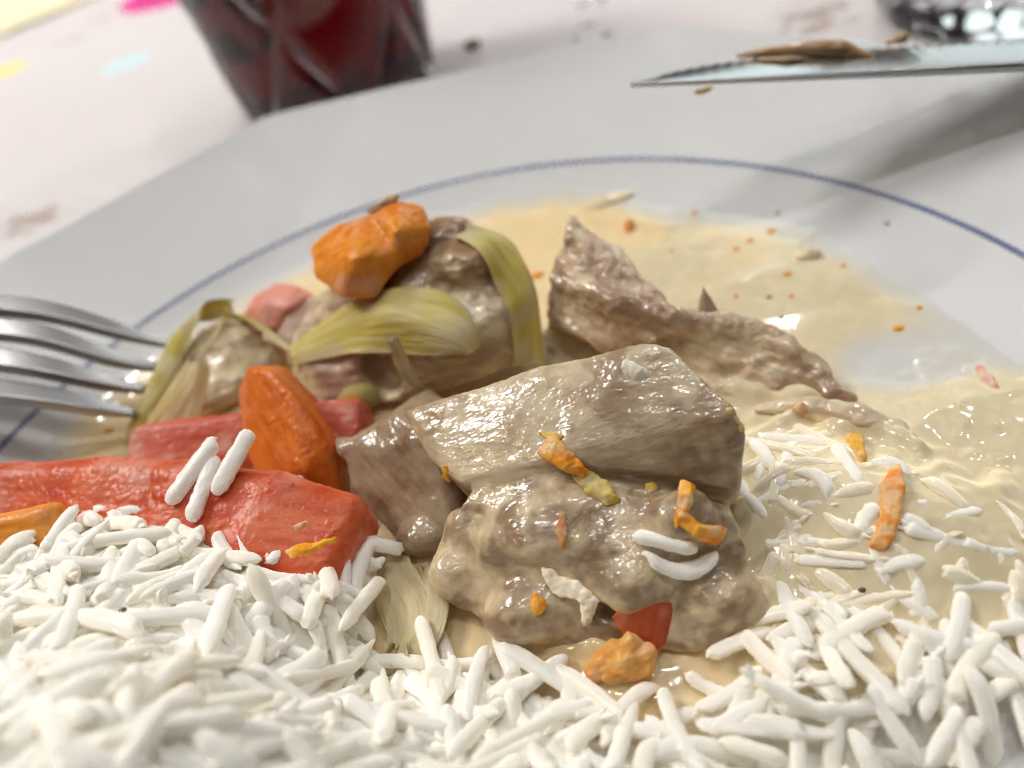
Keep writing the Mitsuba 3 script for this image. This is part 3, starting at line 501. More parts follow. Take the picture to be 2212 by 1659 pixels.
# the sauce climbs a little where it meets meat and carrot
Pq = np.c_[xy, lev.ravel() + 0.3]; near_d = np.full(len(Pq), 9.0)
for f in (chunk, left, back, ridge, shred, big, second, wedge, rd, cl, pk):
    sel = np.all((Pq > f.box[0] - 4) & (Pq < f.box[1] + 4), 1); near_d[sel] = np.minimum(near_d[sel], f(Pq[sel]))
men = 1.5 * np.exp(-np.maximum(near_d, -0.5) / 1.1) * (0.5 + 1.0 * meshkit.fbm(np.c_[xy * 0.3, 0 * xy[:, 0]], 2, 61))
lev = lev + ndimage.gaussian_filter(men.reshape(X.shape), 0.8) * ss(0, 4, dist)
keepv = dist > -0.2; tk = np.where(keepv, np.maximum(lev - base, 0), 0); Zs = np.where(keepv, np.maximum(lev, base + 0.03), base - 0.4)
F = grid_faces(*X.shape); F = F[keepv.ravel()[F].any(1)]
cover = ss(0.0, 1.25, tk.ravel() * (0.75 + 0.5 * meshkit.fbm(np.c_[xy * 0.12, 0 * xy[:, 0]], 3, 21)))
n1, n2 = meshkit.fbm(np.c_[xy * 0.05, 0 * xy[:, 0]], 3, 31), meshkit.fbm(np.c_[xy * 0.5, 0 * xy[:, 0]], 3, 32)
cream = lerp((0.76, 0.58, 0.32), (0.65, 0.555, 0.36), ss(0.35, 0.65, n1 + 0.006 * (xy[:, 0] - 10))); cream = lerp(cream, (0.80, 0.67, 0.45), ss(0.45, 0.7, n2) * 0.35)  # greener, thinner sauce to the right, darkened also for the dimmer light there
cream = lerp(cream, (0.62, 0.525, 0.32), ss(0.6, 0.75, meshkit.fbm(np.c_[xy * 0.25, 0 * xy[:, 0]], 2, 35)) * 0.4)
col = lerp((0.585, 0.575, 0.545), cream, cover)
used, inv = np.unique(F, return_inverse=True)
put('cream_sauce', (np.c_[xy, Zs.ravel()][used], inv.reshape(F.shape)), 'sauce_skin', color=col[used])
tag('cream_sauce', 'pale cream sauce puddle flooding the middle of the plate', 'sauce')

def bit(key, pxs, f, rs, label, c0=OR0, c1=OR1, seed=0, off=0.3, h=0.2, cat='carrot'):
    g = np.random.default_rng(seed); P = [hit(x, y, f, off) for x, y in pxs]; rs = list(rs) if len(P) > 1 else [float(np.mean(rs))]; cl_ = []
    vd = unit(EYE - P[0])
    for p, r in zip(P, rs):
        o = g.normal(0, 1, (9, 3)); o /= np.linalg.norm(o, axis=1, keepdims=True); o *= r * g.uniform(0.75, 1.35, (9, 1)); o -= 0.45 * (o @ vd)[:, None] * vd; cl_.append(p + o)
    s = union([hull(np.vstack(cl_[i:i + 2]), 0.12) for i in range(max(1, len(cl_) - 1))], 0.4)
    m = relax(nets(s, h), 4); d = 0.6 * nz(m[0], 0.6, seed, 3) + 0.3 * nz(m[0], 1.8, seed + 9, 2); m = push(m, d)
    col = lerp(c0, c1, ss(0.35, 0.65, meshkit.fbm(m[0] * 0.7, 2, seed + 1))); col = lerp(col, (0.70, 0.56, 0.36), 0.5 * ss(0.5, 0.72, meshkit.fbm(m[0] * 0.6, 2, seed + 2)))
    key = put(key, m, 'carrot_flesh', color=col); tag(key, label, cat); return key
bit('carrot_bit', [(1175, 965), (1205, 985), (1245, 1008)], chunk, [1.0, 1.7, 1.2], 'orange carrot bit in the centre of the largest meat chunk', (0.74, 0.22, 0.01), (0.80, 0.38, 0.05), 300, 0.6)
bit('carrot_bit', [(1485, 1045), (1480, 1085), (1470, 1115)], chunk, [0.8, 0.9, 1.0], 'slim upright orange carrot bit at the right of the meat', (0.70, 0.24, 0.01), (0.78, 0.38, 0.06), 301, 0.5)
bit('carrot_bit', [(1470, 1120), (1510, 1135), (1550, 1155)], chunk, [0.9, 1.2, 1.1], 'orange carrot bit above the pair of rice grains on the meat', (0.74, 0.24, 0.01), (0.80, 0.36, 0.04), 302, 0.5)
bit('carrot_bit', [(1213, 1110), (1215, 1145), (1220, 1180)], chunk, [0.4, 0.75, 0.45], 'brownish orange carrot sliver in the middle of the meat front', (0.50, 0.17, 0.05), (0.56, 0.24, 0.08), 303, 0.1)
bit('carrot_bit', [(1155, 1290), (1162, 1315)], chunk, [0.75, 0.9], 'small orange carrot bit low on the front of the meat', (0.72, 0.28, 0.02), (0.78, 0.36, 0.05), 304, 0.2)
bit('carrot_bit', [(965, 1010), (968, 1050)], chunk, [0.5, 0.7], 'yellow orange carrot bit on the left edge of the meat slab', (0.70, 0.33, 0.03), (0.74, 0.40, 0.06), 305, 0.1)
bit('carrot_bit', [(615, 1205), (660, 1195), (720, 1175)], big, [0.7, 1.3, 0.8], 'orange carrot flake stuck on the right end of the coral red stick', (0.78, 0.31, 0.01), (0.82, 0.38, 0.02), 306, -0.4)
bit('carrot_bit', [(1575, 890), (1600, 925)], chunk, [0.5, 0.6], 'yellow carrot bit at the right shoulder of the meat slab', (0.62, 0.36, 0.06), (0.66, 0.42, 0.1), 307, 0.0)
bit('celery_bit', [(1250, 1025), (1290, 1055), (1325, 1080)], chunk, [0.9, 1.2, 1.0], 'yellow vegetable strip below the carrot bit on the meat', (0.52, 0.36, 0.06), (0.60, 0.47, 0.15), 310, 0.2, cat='vegetable')
bit('celery_bit', [(1405, 1055)], chunk, (0.9, 0.9, 1.0), 'tiny yellow vegetable bit at the upper front of the meat', (0.52, 0.34, 0.05), (0.58, 0.4, 0.1), 311, 0.1, cat='vegetable')
bit('celery_bit', [(1170, 935), (1200, 945)], chunk, [0.5, 0.9], 'yellow vegetable bit on the slab edge above the carrot bit', (0.56, 0.36, 0.06), (0.62, 0.42, 0.12), 312, 0.2, cat='vegetable')
bit('onion_bit', [(1180, 1240), (1205, 1265), (1245, 1270), (1270, 1290), (1270, 1340)], chunk, [1.0, 1.1, 1.3, 1.0, 0.7], 'creamy knobbly onion bit on the lower front of the meat', (0.86, 0.75, 0.55), (0.9, 0.82, 0.66), 313, 0.4, cat='onion')
bit('onion_bit', [(1350, 795), (1385, 815)], chunk, [0.9, 1.2], 'white onion bit on top of the meat slab', (0.66, 0.60, 0.48), (0.7, 0.65, 0.55), 314, -0.1, cat='onion')
bit('onion_bit', [(640, 1150), (665, 1140)], big, [0.8, 1.0], 'translucent tan onion bit on the coral red carrot stick', (0.56, 0.28, 0.14), (0.6, 0.33, 0.19), 315, -0.5, cat='onion')
bit('onion_bit', [(825, 440), (850, 430), (800, 455)], top, [0.8, 0.8, 0.6], 'tan onion scrap on the tip of the two lobed carrot piece', (0.50, 0.33, 0.18), (0.6, 0.44, 0.28), 316, 0.2, cat='onion')
sfc = lambda P: (P[:, 2] - sauce_z(P[:, :2])) * 0.6
sfc.box = None
bit('carrot_bit', [(1935, 1015), (1925, 1060), (1915, 1110), (1900, 1170)], sfc, [0.8, 1.3, 1.5, 1.1], 'orange carrot bit among the sauced rice at the right', (0.74, 0.26, 0.04), (0.74, 0.40, 0.14), 320, 0.25)
bit('carrot_bit', [(1850, 945), (1860, 990)], sfc, [1.1, 0.8], 'yellow orange carrot cube near the meat shred at the right', (0.66, 0.38, 0.03), (0.66, 0.34, 0.06), 321, 0.35)
bit('carrot_bit', [(1725, 880), (1745, 885)], sfc, [0.8, 0.6], 'small orange carrot bit at the left end of the meat shred', (0.72, 0.24, 0.08), (0.7, 0.34, 0.16), 322, 0.6)
bit('carrot_bit', [(1355, 488), (1360, 494)], sfc, [1.3, 1.0], 'blurred orange carrot cube in the sauce right of the pointed meat', (0.68, 0.22, 0.04), (0.7, 0.28, 0.06), 323, 0.3)
bit('tomato_bit', [(2115, 800), (2135, 825), (2145, 840)], sfc, [0.7, 1.0, 0.8], 'soft pink tomato bit in the thick sauce at the right edge', (0.66, 0.30, 0.22), (0.68, 0.42, 0.32), 324, -0.2, cat='tomato')
for k, (x, y, r) in enumerate([(1665, 500, 0.8), (1590, 538, 0.6), (1700, 592, 0.7), (1820, 575, 0.5), (1620, 520, .6), (1940, 708, 0.75), (1710, 640, 0.5), (1985, 665, 0.5), (1500, 460, 0.7), (1450, 540, 0.4), (235, 930, 0.8), (1160, 595, 1.2), (1590, 640, .5)]):
    P = hit(x, y, sfc, 0.0); m = nets(ell(P, (r * 1.3, r, r * 0.55)), 0.2); m = push(m, 0.2 * nz(m[0], 1.0, k, 2))
    key = put('carrot_fleck', m, 'carrot_flesh', color=np.tile((0.72, 0.34 - 0.02 * (k % 5), 0.05), (len(m[0]), 1))); tag(key, 'tiny orange carrot fleck floating in the cream sauce', 'carrot', 'carrot flecks in the sauce')
for k, (x, y) in enumerate([(1662, 642), (1688, 686), (265, 1318), (640, 1430), (550, 1478), (1917, 483), (1862, 1275), (1680, 460)]):
    if y > 1290: P = on(x, y, 0.9)
    else: P = hit(x, y, sfc, 0.05)
    m = nets(ell(P, (0.5, 0.34, 0.28)), 0.15); key = put('pepper_speck', m, 'speck_dark'); tag(key, 'tiny dark pepper speck', 'pepper', 'pepper specks')

# rice grains lying on meat and carrot
for k, (x0, y0, x1, y1, f, lab, bd) in enumerate([(467, 950, 362, 1090, big, 'rice grain leaning over the coral red carrot stick, left stroke of three', 0), (467, 984, 412, 1128, big, 'rice grain on the coral red carrot stick, middle stroke of three', 0),
        (541, 930, 464, 1070, big, 'rice grain touching the orange wedge, right stroke of three', 0), (1368, 1156, 1508, 1187, chunk, 'bright white rice grain lying across the front of the meat', 0), (1392, 1198, 1552, 1196, chunk, 'curved rice grain just below the bright grain on the meat', -2.0)]):
    if k < 3:
        C_ = hit(x1, y1, f, 0.9); dpt = (C_ - EYE) @ _f; d0 = ray(x0, y0); A = EYE + d0 * (dpt + (3.5 if k != 1 else 5)) / (d0 @ _f); B = C_
    else: A, B = hit(x0, y0, f, 0.8), hit(x1, y1, f, 0.8)
    key = put('rice_grain_on_top', grain(A, B, UP * bd, 1.12 if k < 3 else 1.05, 700 + k, 22, 14, True), 'rice_1'); tag(key, lab, 'rice grain')

# ------------------------------------------------------------------ leeks
def ribbon(key, path, width, wdir, label, th=0.5, arch=0.15, cols=((0.70, 0.59, 0.13), (0.84, 0.74, 0.36)), seed=0, n=46, m=17, ripple=0.5, cling=None):
    from scipy.interpolate import CubicSpline
    P = np.array(path); s = np.r_[0, np.cumsum(np.linalg.norm(np.diff(P, axis=0), axis=1))]; t = np.linspace(0, s[-1], n); C = CubicSpline(s, P)(t)
    W_ = CubicSpline(s, np.array(wdir))(t); tan = np.gradient(C, axis=0); tan /= np.linalg.norm(tan, axis=1, keepdims=True)
    W_ -= (W_ * tan).sum(1, keepdims=True) * tan; W_ /= np.linalg.norm(W_, axis=1, keepdims=True); N = np.cross(tan, W_)
    wd = np.interp(t, s, width) if np.ndim(width) else np.full(n, width)
    g = np.linspace(-1, 1, m); a = meshkit.fbm(np.stack(np.broadcast_arrays(t[:, None] * 0.12, g[None] * 2.2, 0 * t[:, None]), -1), 3, seed) - 0.5
    # frayed ends: the ends are cut along the fibres at uneven lengths
    fr = (meshkit.noise(np.c_[g * 7, 0 * g, 0 * g], seed + 4) - 0.3) * 2.6
    tt = np.clip((np.arange(n) / (n - 1))[:, None] * 2 - 1, -1, 1); sh = np.sign(tt) * np.abs(tt) ** 8 * fr[None] * 0.8
    mid = C[:, None] + W_[:, None] * (wd[:, None] / 2 * g[None])[..., None] + N[:, None] * (-arch * (wd[:, None]) * g[None] ** 2 + ripple * 2 * a)[..., None] + tan[:, None] * sh[..., None]
    if cling is not None:        # limp leaf: it sinks onto what it lies on
        for _ in range(4):
            q_ = mid.reshape(-1, 3); d_ = cling(q_); gr = np.stack([cling(q_ + 0.3 * e) - cling(q_ - 0.3 * e) for e in np.eye(3)], 1); gr /= np.maximum(np.linalg.norm(gr, axis=1, keepdims=True), 1e-6)
            mid = (q_ + gr * (np.clip(d_, 0.45, 1.3) - d_)[:, None]).reshape(mid.shape); mid = ndimage.gaussian_filter(mid, (1.2, 0.8, 0), mode='nearest')
        mid = mid + N[:, None] * (0.5 * a)[..., None]; N2 = np.cross(np.gradient(mid, axis=0), np.gradient(mid, axis=1)); N2 /= np.maximum(np.linalg.norm(N2, axis=2, keepdims=True), 1e-9)
    else: N2 = np.broadcast_to(N[:, None], mid.shape)
    tk = th * (1 - 0.75 * np.abs(g) ** 4)[None, :, None]
    up_, dn = mid + N2 * tk / 2, mid - N2 * tk / 2
    v = np.vstack([up_.reshape(-1, 3), dn.reshape(-1, 3)]); F = grid_faces(n, m); k = n * m; F = np.vstack([F, F[:, ::-1] + k])
    def side(idx): a_, b_ = idx[:-1], idx[1:]; return np.vstack([np.stack([a_, b_, b_ + k], 1), np.stack([a_, b_ + k, a_ + k], 1)])
    ar = np.arange(k).reshape(n, m); F = np.vstack([F, side(ar[:, 0]), side(ar[::-1, -1]), side(ar[0, ::-1]), side(ar[-1])])
    uv1 = np.stack(np.broadcast_arrays(t[:, None] / 10, (g[None] + 1) / 2 * np.ones((n, 1))), -1).reshape(-1, 2); uv = np.vstack([uv1, uv1])
    st = meshkit.fbm(np.c_[uv[:, 1] * 11, uv[:, 0] * 0.5, 0 * uv[:, 0] + seed], 3, seed + 2); col = lerp(cols[0], cols[1], ss(0.3, 0.68, st))
    col = lerp(col, (0.78, 0.70, 0.50), 0.7 * ss(0.47, 0.70, meshkit.fbm(v * 0.2, 3, seed + 3)))
    key = put(key, (v, F), 'leek_leaf', color=col, uv=uv); tag(key, label, 'leek'); return key
ribbon('leek_strip', pts_([(625, 768, 14), (690, 725, 18.5), (785, 692, 21.5), (880, 692, 23.2), (985, 722, 20.3), (1022, 772, 15.5)]), [4.5, 8.5, 12, 14, 13, 7], [(0.2, 0.7, 0.5)] * 2 + [(0.1, 0.75, 0.65)] * 2 + [(0.1, 0.8, 0.6)] * 2, 'broad green leek leaf lying across the front of the leek covered meat', seed=400, th=0.4, arch=0.07, ripple=1.1, cling=back)
ribbon('leek_strip', pts_([(985, 505, 28), (1060, 530, 26.5), (1118, 590, 22.5), (1148, 690, 15.5), (1152, 790, 8)]), [5, 8, 10, 9.5, 8], [(-0.5, -0.7, 0.1), (-0.6, -0.6, 0.1), (-0.9, -0.35, 0), (-1, -0.2, 0), (-1, -0.1, 0)], 'long yellow green leek strip hanging down the right of the leek covered meat', seed=410, arch=0.10, th=0.4, ripple=1.0, cling=back)
ribbon('leek_strip', pts_([(500, 668, 15.5), (440, 676, 16.5), (392, 715, 16.5), (360, 790, 14.5), (325, 870, 11.5), (288, 958, 8)]), [3.5, 4.2, 4.5, 4.2, 4.2, 4], [UP, UP + RT, RT * 2 + UP, RT, RT, RT], 'folded olive leek leaf beside the fork tips', seed=420, arch=0.10, th=0.9, cols=((0.52, 0.43, 0.075), (0.68, 0.58, 0.18)))
ribbon('leek_strip', pts_([(428, 785, 17.5), (402, 850, 15), (370, 915, 12), (338, 985, 8)]), [4, 6.8, 8, 8.2], [RT - 0.4 * UP] * 4, 'torn pale inner leek layer on the folded olive leaf', seed=430, arch=0.06, th=0.7, cols=((0.70, 0.58, 0.24), (0.82, 0.72, 0.42)))
ribbon('leek_strip', pts_([(480, 690, 17), (455, 740, 17.5), (425, 785, 17)]), [0.8, 1.3, 1.0], [(1, 0.4, 0)] * 3, 'thin pale leek thread above the fork side leaf', seed=440, arch=0.05, th=0.6, n=16, m=7, ripple=0.15, cols=((0.64, 0.52, 0.22), (0.7, 0.6, 0.36)))
ribbon('leek_strip', pts_([(450, 680, 13), (540, 690, 13), (600, 730, 12.5), (650, 765, 12)]), [6, 6, 5, 4], [(0.1, 0.5, -0.7)] * 4, 'dull green leek leaf reaching from the olive leaf towards the meat', seed=450, arch=0.1, th=0.8, cols=((0.52, 0.43, 0.10), (0.66, 0.57, 0.22)))
ribbon('leek_strip', pts_([(848, 735, 26), (865, 775, 21), (885, 815, 16.5), (908, 838, 13.5)]), [1.6, 2.2, 2.2, 1.5], [(1, 0.2, 0)] * 4, 'small white leek shred hanging under the broad green leaf', seed=460, arch=0.1, th=0.7, n=20, m=9, ripple=0.2, cols=((0.60, 0.50, 0.30), (0.66, 0.58, 0.40)))
lk = union([ell(at(470, 760, 9.5), (9, 7, 4.5)), ell(at(520, 800, 8), (8, 6, 3.5)), ell(at(450, 850, 8), (7, 5, 3))], 3); m, c = meat_mesh(lk, 0.5, (1, 0, 0), 470, (0.8, 0.4, 0.2), light=(0.52, 0.40, 0.24), dark=(0.33, 0.235, 0.13), cream_amt=0.8)
put('meat_chunk_004', m, 'meat_skin', color=c); tag('meat_chunk_004', 'soft brown meat scrap inside the folded olive leek leaf', 'meat')
ring_ = union([ell(at(775, 860, 9.5), (3.6, 2.2, 2.6))], 1); m = nets(ring_, 0.3); m = push(m, 0.4 * nz(m[0], 0.4, 5)); d_ = np.linalg.norm(m[0] - hit(760, 870, ring_), axis=1)
put('leek_piece', m, 'leek_leaf', color=lerp((0.70, 0.38, 0.06), (0.52, 0.45, 0.18), ss(1.0, 2.0, d_)), uv=m[0][:, :2] * 0.1); tag('leek_piece', 'rounded pale leek piece with an orange spot between the meat chunks', 'leek')
cl = union([ell(at(690, 650, 15), (2.5, 2, 2.5)), ell(at(710, 690, 14), (2.5, 2, 3))], 1)
carrot('turnip_piece', hull(pts_([(612, 672, 14.5), (684, 640, 15.5), (690, 715, 11), (640, 745, 9.5), (590, 725, 10)]) + [p + np.array([1, 4, -2]) for p in pts_([(650, 680, 12)])], 0.5), 0.4, (0, 0, 1), 480, (0.62, 0.45, 0.36), (0.70, 0.56, 0.46), 'pale translucent turnip slice beside the pinkish carrot piece', 0.2, 0, 0.1); labels['turnip_piece']['category'] = 'turnip'
# white fat strings and cabbage in the gap left of the front lump
ribbon('leek_strip', pts_([(850, 1185, 8), (850, 1260, 8), (880, 1330, 8), (870, 1400, 7.5)]), [5, 7, 7, 5], [(1, 0.2, 0.2)] * 4, 'glassy pale leek leaf under sauce between carrot and meat', seed=490, arch=0.06, th=0.6, cols=((0.74, 0.64, 0.38), (0.8, 0.7, 0.45)))
ribbon('leek_strip', pts_([(920, 1230, 7.5), (925, 1300, 8), (910, 1370, 8), (870, 1410, 7.2)]), [4, 6, 6, 4], [(1, 0.3, 0.3)] * 4, 'olive tinted leek leaf at the left foot of the meat', seed=495, arch=0.08, th=0.6, cols=((0.58, 0.49, 0.22), (0.68, 0.59, 0.33)))

# ------------------------------------------------------------------ fork (back up, tine tips in the sauce)
TINES = [((370, 745, 14.5), (250, 714, 19.5), (120, 678, 24.2), (0, 661, 27.2)), ((352, 793, 13.5), (235, 772, 18), (120, 734, 22.8), (0, 712, 25.7)), ((317, 842, 12.5), (225, 826, 16.5), (115, 799, 20.9), (0, 777, 23.8)), ((293, 894, 11.5), (205, 879, 15), (100, 860, 18.8), (0, 847, 21.6))]
from scipy.interpolate import CubicSpline
tine_pts = [np.array([at(*q) for q in t_]) for t_ in TINES]
out = unit(np.mean([t_[3] - t_[1] for t_ in tine_pts], 0) * np.array([1, 1, 0])); across = unit(tine_pts[0][3] - tine_pts[3][3]); fup = unit(np.cross(out, across)); fup = fup if fup[2] > 0 else -fup
root_c = np.mean([t_[3] for t_ in tine_pts], 0) + out * 17 + np.array([0, 0, 5.0])
def bar(path, wid, thk, wdir, n=40, m=28, e=0.55):
    P = np.array(path); s = np.r_[0, np.cumsum(np.linalg.norm(np.diff(P, axis=0), axis=1))]; t = np.linspace(0, s[-1], n); C = CubicSpline(s, P)(t)
    tan = np.gradient(C, axis=0); tan /= np.linalg.norm(tan, axis=1, keepdims=True); W_ = np.tile(unit(wdir), (n, 1)); W_ -= (W_ * tan).sum(1, keepdims=True) * tan; W_ /= np.linalg.norm(W_, axis=1, keepdims=True); N = np.cross(W_, tan)
    wd, tk = np.interp(t, s, wid) / 2, np.interp(t, s, thk) / 2; an = np.arange(m) * 2 * np.pi / m
    cx, cy = np.sign(np.cos(an)) * np.abs(np.cos(an)) ** e, np.sign(np.sin(an)) * np.abs(np.sin(an)) ** e
    v = (C[:, None] + W_[:, None] * (wd[:, None] * cx)[..., None] + N[:, None] * (tk[:, None] * cy)[..., None]).reshape(-1, 3)
    i, j = np.meshgrid(np.arange(n - 1), np.arange(m), indexing='ij'); i, j = i.ravel(), j.ravel(); q = np.stack([i * m + j, i * m + (j + 1) % m, (i + 1) * m + (j + 1) % m, (i + 1) * m + j], 1)
    v = np.vstack([v, C[:1], C[-1:]]); k = n * m; a = np.arange(m); b = (a + 1) % m
    F = np.vstack([q[:, [0, 1, 2]], q[:, [0, 2, 3]], np.stack([b, a, 0 * a + k], 1), np.stack([a + (n - 1) * m, b + (n - 1) * m, 0 * a + k + 1], 1)])
    return v, F
tag('fork', 'steel dinner fork resting tines down on the left of the plate', 'fork')
for t_, o in zip(tine_pts, (1.5, 0.5, -0.5, -1.5)):
    end = root_c + across * o * 5.7
    put('fork__tine', bar([*t_, end], [1.3, 2.9, 3.6, 3.9, 5.0], [1.1, 2.3, 2.7, 2.8, 2.8], across, e=0.32), 'steel')
h0 = root_c
put('fork__handle', bar([h0 - out * 1.5, h0 + out * 8 - fup * 0.2, h0 + out * 24 - np.array([0, 0, 4]), h0 + out * 60 - np.array([0, 0, 9]), h0 + out * 130 - np.array([0, 0, 16])], [22, 21, 8, 8, 15], [2.2, 2.4, 3.2, 3, 2.4], across, 60), 'steel')

# ------------------------------------------------------------------ knife lying over the right rim
KT, KR = at(1363, 184, 37), at(2212, 146, 27.5)
ke = unit(KR - KT); kside = unit(np.cross([0, 0, 1], ke)); kside = kside if kside[1] > 0 else -kside
tilt = math.radians(-3); kn = unit(np.cross(ke, kside)); kn = kn if kn[2] > 0 else -kn; kw = kside * math.cos(tilt) + kn * math.sin(tilt); kn2 = kn * math.cos(tilt) - kside * math.sin(tilt)
S = np.linspace(0, 105, 500); wS = 14.0 * (1 - np.exp(-S / 17.0)) * (1 - 0.10 * ss(60, 105, S)) + 0.15
teeth = 0.95 * np.abs(np.sin(S / 2.5 * np.pi)) * ss(2, 8, S) * (1 - ss(88, 92, S)); wT = wS - 0.55 + teeth + 0.5
sp = 1.0 * (S / 105) ** 2 * 3
cs = [(0.0, -0.75), (0.0, 0.35), (0.06, 0.75), (0.55, 0.68), (0.9, 0.25), (1.0, 0.0), (0.9, -0.3), (0.5, -0.75)]
tkS = 0.55 + 0.35 * ss(0, 60, S)
V = np.stack([KT + ke * s_ + kw * (a_ * w_ + 0.0) + kn2 * (b_ * t_) for s_, w_, t_ in zip(S, wT, tkS) for a_, b_ in cs]); m_ = len(cs)
i, j = np.meshgrid(np.arange(len(S) - 1), np.arange(m_), indexing='ij'); i, j = i.ravel(), j.ravel(); q = np.stack([i * m_ + j, i * m_ + (j + 1) % m_, (i + 1) * m_ + (j + 1) % m_, (i + 1) * m_ + j], 1)
F = np.vstack([q[:, [0, 1, 2]], q[:, [0, 2, 3]], [[0, k, k + 1] for k in range(1, m_ - 1)]]); F = F[:, ::-1]
put('table_knife__blade', (V, F), 'blade_steel', smooth=28)
hb = KT + ke * 105 + kw * 8
put('table_knife__handle', bar([hb - ke * 2, hb + ke * 6, hb + ke * 40 - np.array([0, 0, 1]), hb + ke * 100 - np.array([0, 0, 2])], [9, 12, 15, 17], [2, 4.5, 6, 6], kw), 'blade_steel')
tag('table_knife', 'steel table knife with serrated blade held out over the plate rim at the right', 'knife')
def kf(x, y, h_):
    d = ray(x, y); return EYE + d * (((KT - EYE) @ kn2) / (d @ kn2)) + kn2 * h_
sm = union([chain([kf(1590, 128, 0.6), kf(1660, 124, 1.0), kf(1740, 122, 1.5), kf(1810, 124, 1.5), kf(1885, 130, 0.5)], [0.5, 1.1, 1.5, 1.5, 0.5]), chain([kf(1640, 138, 0.6), kf(1700, 140, 0.8), kf(1755, 137, 0.5)], [0.5, 0.8, 0.4])], 1.0)
m, c = meat_mesh(sm, 0.35, ke, 500, (0.4, 0.3, 0.15), light=(0.46, 0.27, 0.12), dark=(0.30, 0.16, 0.06), cream_amt=0.25)
put('food_scrap', m, 'meat_skin', color=c); tag('food_scrap', 'long brown food scrap stuck on the knife blade', 'food scrap')
sm = union([ell(kf(1945, 92, 0.9), (1.5, 1.2, 1.2)), ell(kf(1925, 96, 0.5), (1.6, 1, 0.6))], 0.8); m, c = meat_mesh(sm, 0.3, ke, 510, (0.3, 0.2, 0.1), light=(0.50, 0.34, 0.12), dark=(0.36, 0.2, 0.06), cream_amt=0.2)
put('food_scrap_001', m, 'meat_skin', color=c); tag('food_scrap_001', 'small golden crumb on the far edge of the knife blade', 'food scrap')
sm = ell(kf(1520, 186, -0.7), (2.0, 0.9, 0.7)); m, c = meat_mesh(sm, 0.25, ke, 520, (0.2, 0.2, 0.1), light=(0.50, 0.36, 0.16), dark=(0.36, 0.22, 0.1)); put('food_scrap_002', m, 'meat_skin', color=c); tag('food_scrap_002', 'small brown drop hanging under the knife near its tip', 'food scrap')

# ------------------------------------------------------------------ glass of red drink behind the plate
def lathe(prof, n, rib=None):
    t = np.arange(n) * 2 * np.pi / n; V = []
    for r, z in prof:
        rr = r + (rib(t, z) if rib is not None and r > 5 else 0 * t); V.append(np.stack([rr * np.cos(t), rr * np.sin(t), z + 0 * t], 1))
    V = np.vstack(V); F = []; a = np.arange(n); b = (a + 1) % n
    for i in range(len(prof) - 1): F += [np.stack([i * n + a, i * n + b, (i + 1) * n + b], 1), np.stack([i * n + a, (i + 1) * n + b, (i + 1) * n + a], 1)]
    return V, np.vstack(F)
GC = np.array([-21.0, 197.0, 0.0])
def g_out(z): return 33 + 0.115 * z
def rib(t, z):
    """lattice of cut grooves: zigzag bands round the glass"""
    n, H = 6, 34.0; u = (t + 0.25) / (2 * np.pi) * n; k = z / H; best = 9 + 0 * t
    for sgn in (1, -1):
        d = np.abs((u + sgn * k * 0.5 + 0.5) % 1 - 0.5) * 2 * np.pi / n * 36 * 0.72; best = np.minimum(best, d)
    return -1.3 * np.clip(1 - best / 3.4, 0, 1)
zz = np.linspace(1.5, 92, 140)
LV = 52.0
outer = [(0.01, 0.6), (30, 0.6), (32.3, 0.9)] + [(g_out(z), z) for z in zz]; inner = [(g_out(92) - 1.2, 93)] + [(g_out(z) - 2.6, z) for z in np.linspace(91, LV, 20)] + [(0.01, LV)]
V, F = lathe(outer + inner, 270, lambda t, z: rib(t, z) * float(ss(3, 8, np.array(z)) * (1 - ss(80, 90, np.array(z)))))
k = len(outer) * 270; V2, _ = lathe(inner, 270); V[k:] = V2
put('wine_glass__bowl', (V + GC, F), 'clear_glass', smooth=14)
scene['red_drink'] = {'type': 'dielectric', 'int_ior': 1.33, 'ext_ior': 1.5, 'specular_transmittance': rgb(0.24, 0.003, 0.010)}
liq = [(0.01, 6.6), (27.8, 7.2)] + [(g_out(z) - 2.7, z) for z in np.linspace(9, LV - 0.3, 16)] + [(0.01, LV - 0.3)]
V, F = lathe(liq, 120); put('wine_glass__drink', (V + GC, F), 'red_drink', smooth=35)
prin('glint_pale', (0.52, 0.47, 0.49), 0.22, specular=0.9)  # pale opaque tubes along some grooves stand in for light glints
for sgn in (1, -1):
    for k_ in range(6):
        if (k_ * 2 + sgn) % 5 == 0: continue
        z_ = np.linspace(5, 80, 40); t_ = (k_ - sgn * z_ / 34.0 * 0.5) * 2 * np.pi / 6 - 0.25; r_ = g_out(z_) - 1.15
        p_ = np.c_[r_ * np.cos(t_), r_ * np.sin(t_), z_] + GC; o_ = np.c_[np.cos(t_), np.sin(t_), 0 * t_]
        tn_ = np.gradient(p_, axis=0); tn_ /= np.linalg.norm(tn_, axis=1, keepdims=True); s_ = np.cross(tn_, o_); an_ = np.arange(8) * np.pi / 4
        v_ = (p_[:, None] + (0.12 + 0.85 * ss(0.45, 0.75, meshkit.noise(np.c_[z_ * 0.09, 0 * z_, 0 * z_], 600 + k_ * 2 + sgn)))[:, None, None] * (np.cos(an_)[None, :, None] * s_[:, None] + np.sin(an_)[None, :, None] * o_[:, None])).reshape(-1, 3)
        i, j = np.meshgrid(np.arange(39), np.arange(8), indexing='ij'); i, j = i.ravel(), j.ravel(); q = np.stack([i * 8 + j, i * 8 + (j + 1) % 8, (i + 1) * 8 + (j + 1) % 8, (i + 1) * 8 + j], 1)
        put('wine_glass__glint_line', (v_, np.vstack([q[:, [0, 1, 2]], q[:, [0, 2, 3]]])), 'glint_pale')
tag('wine_glass', 'faceted glass tumbler of dark red drink behind the plate', 'glass')
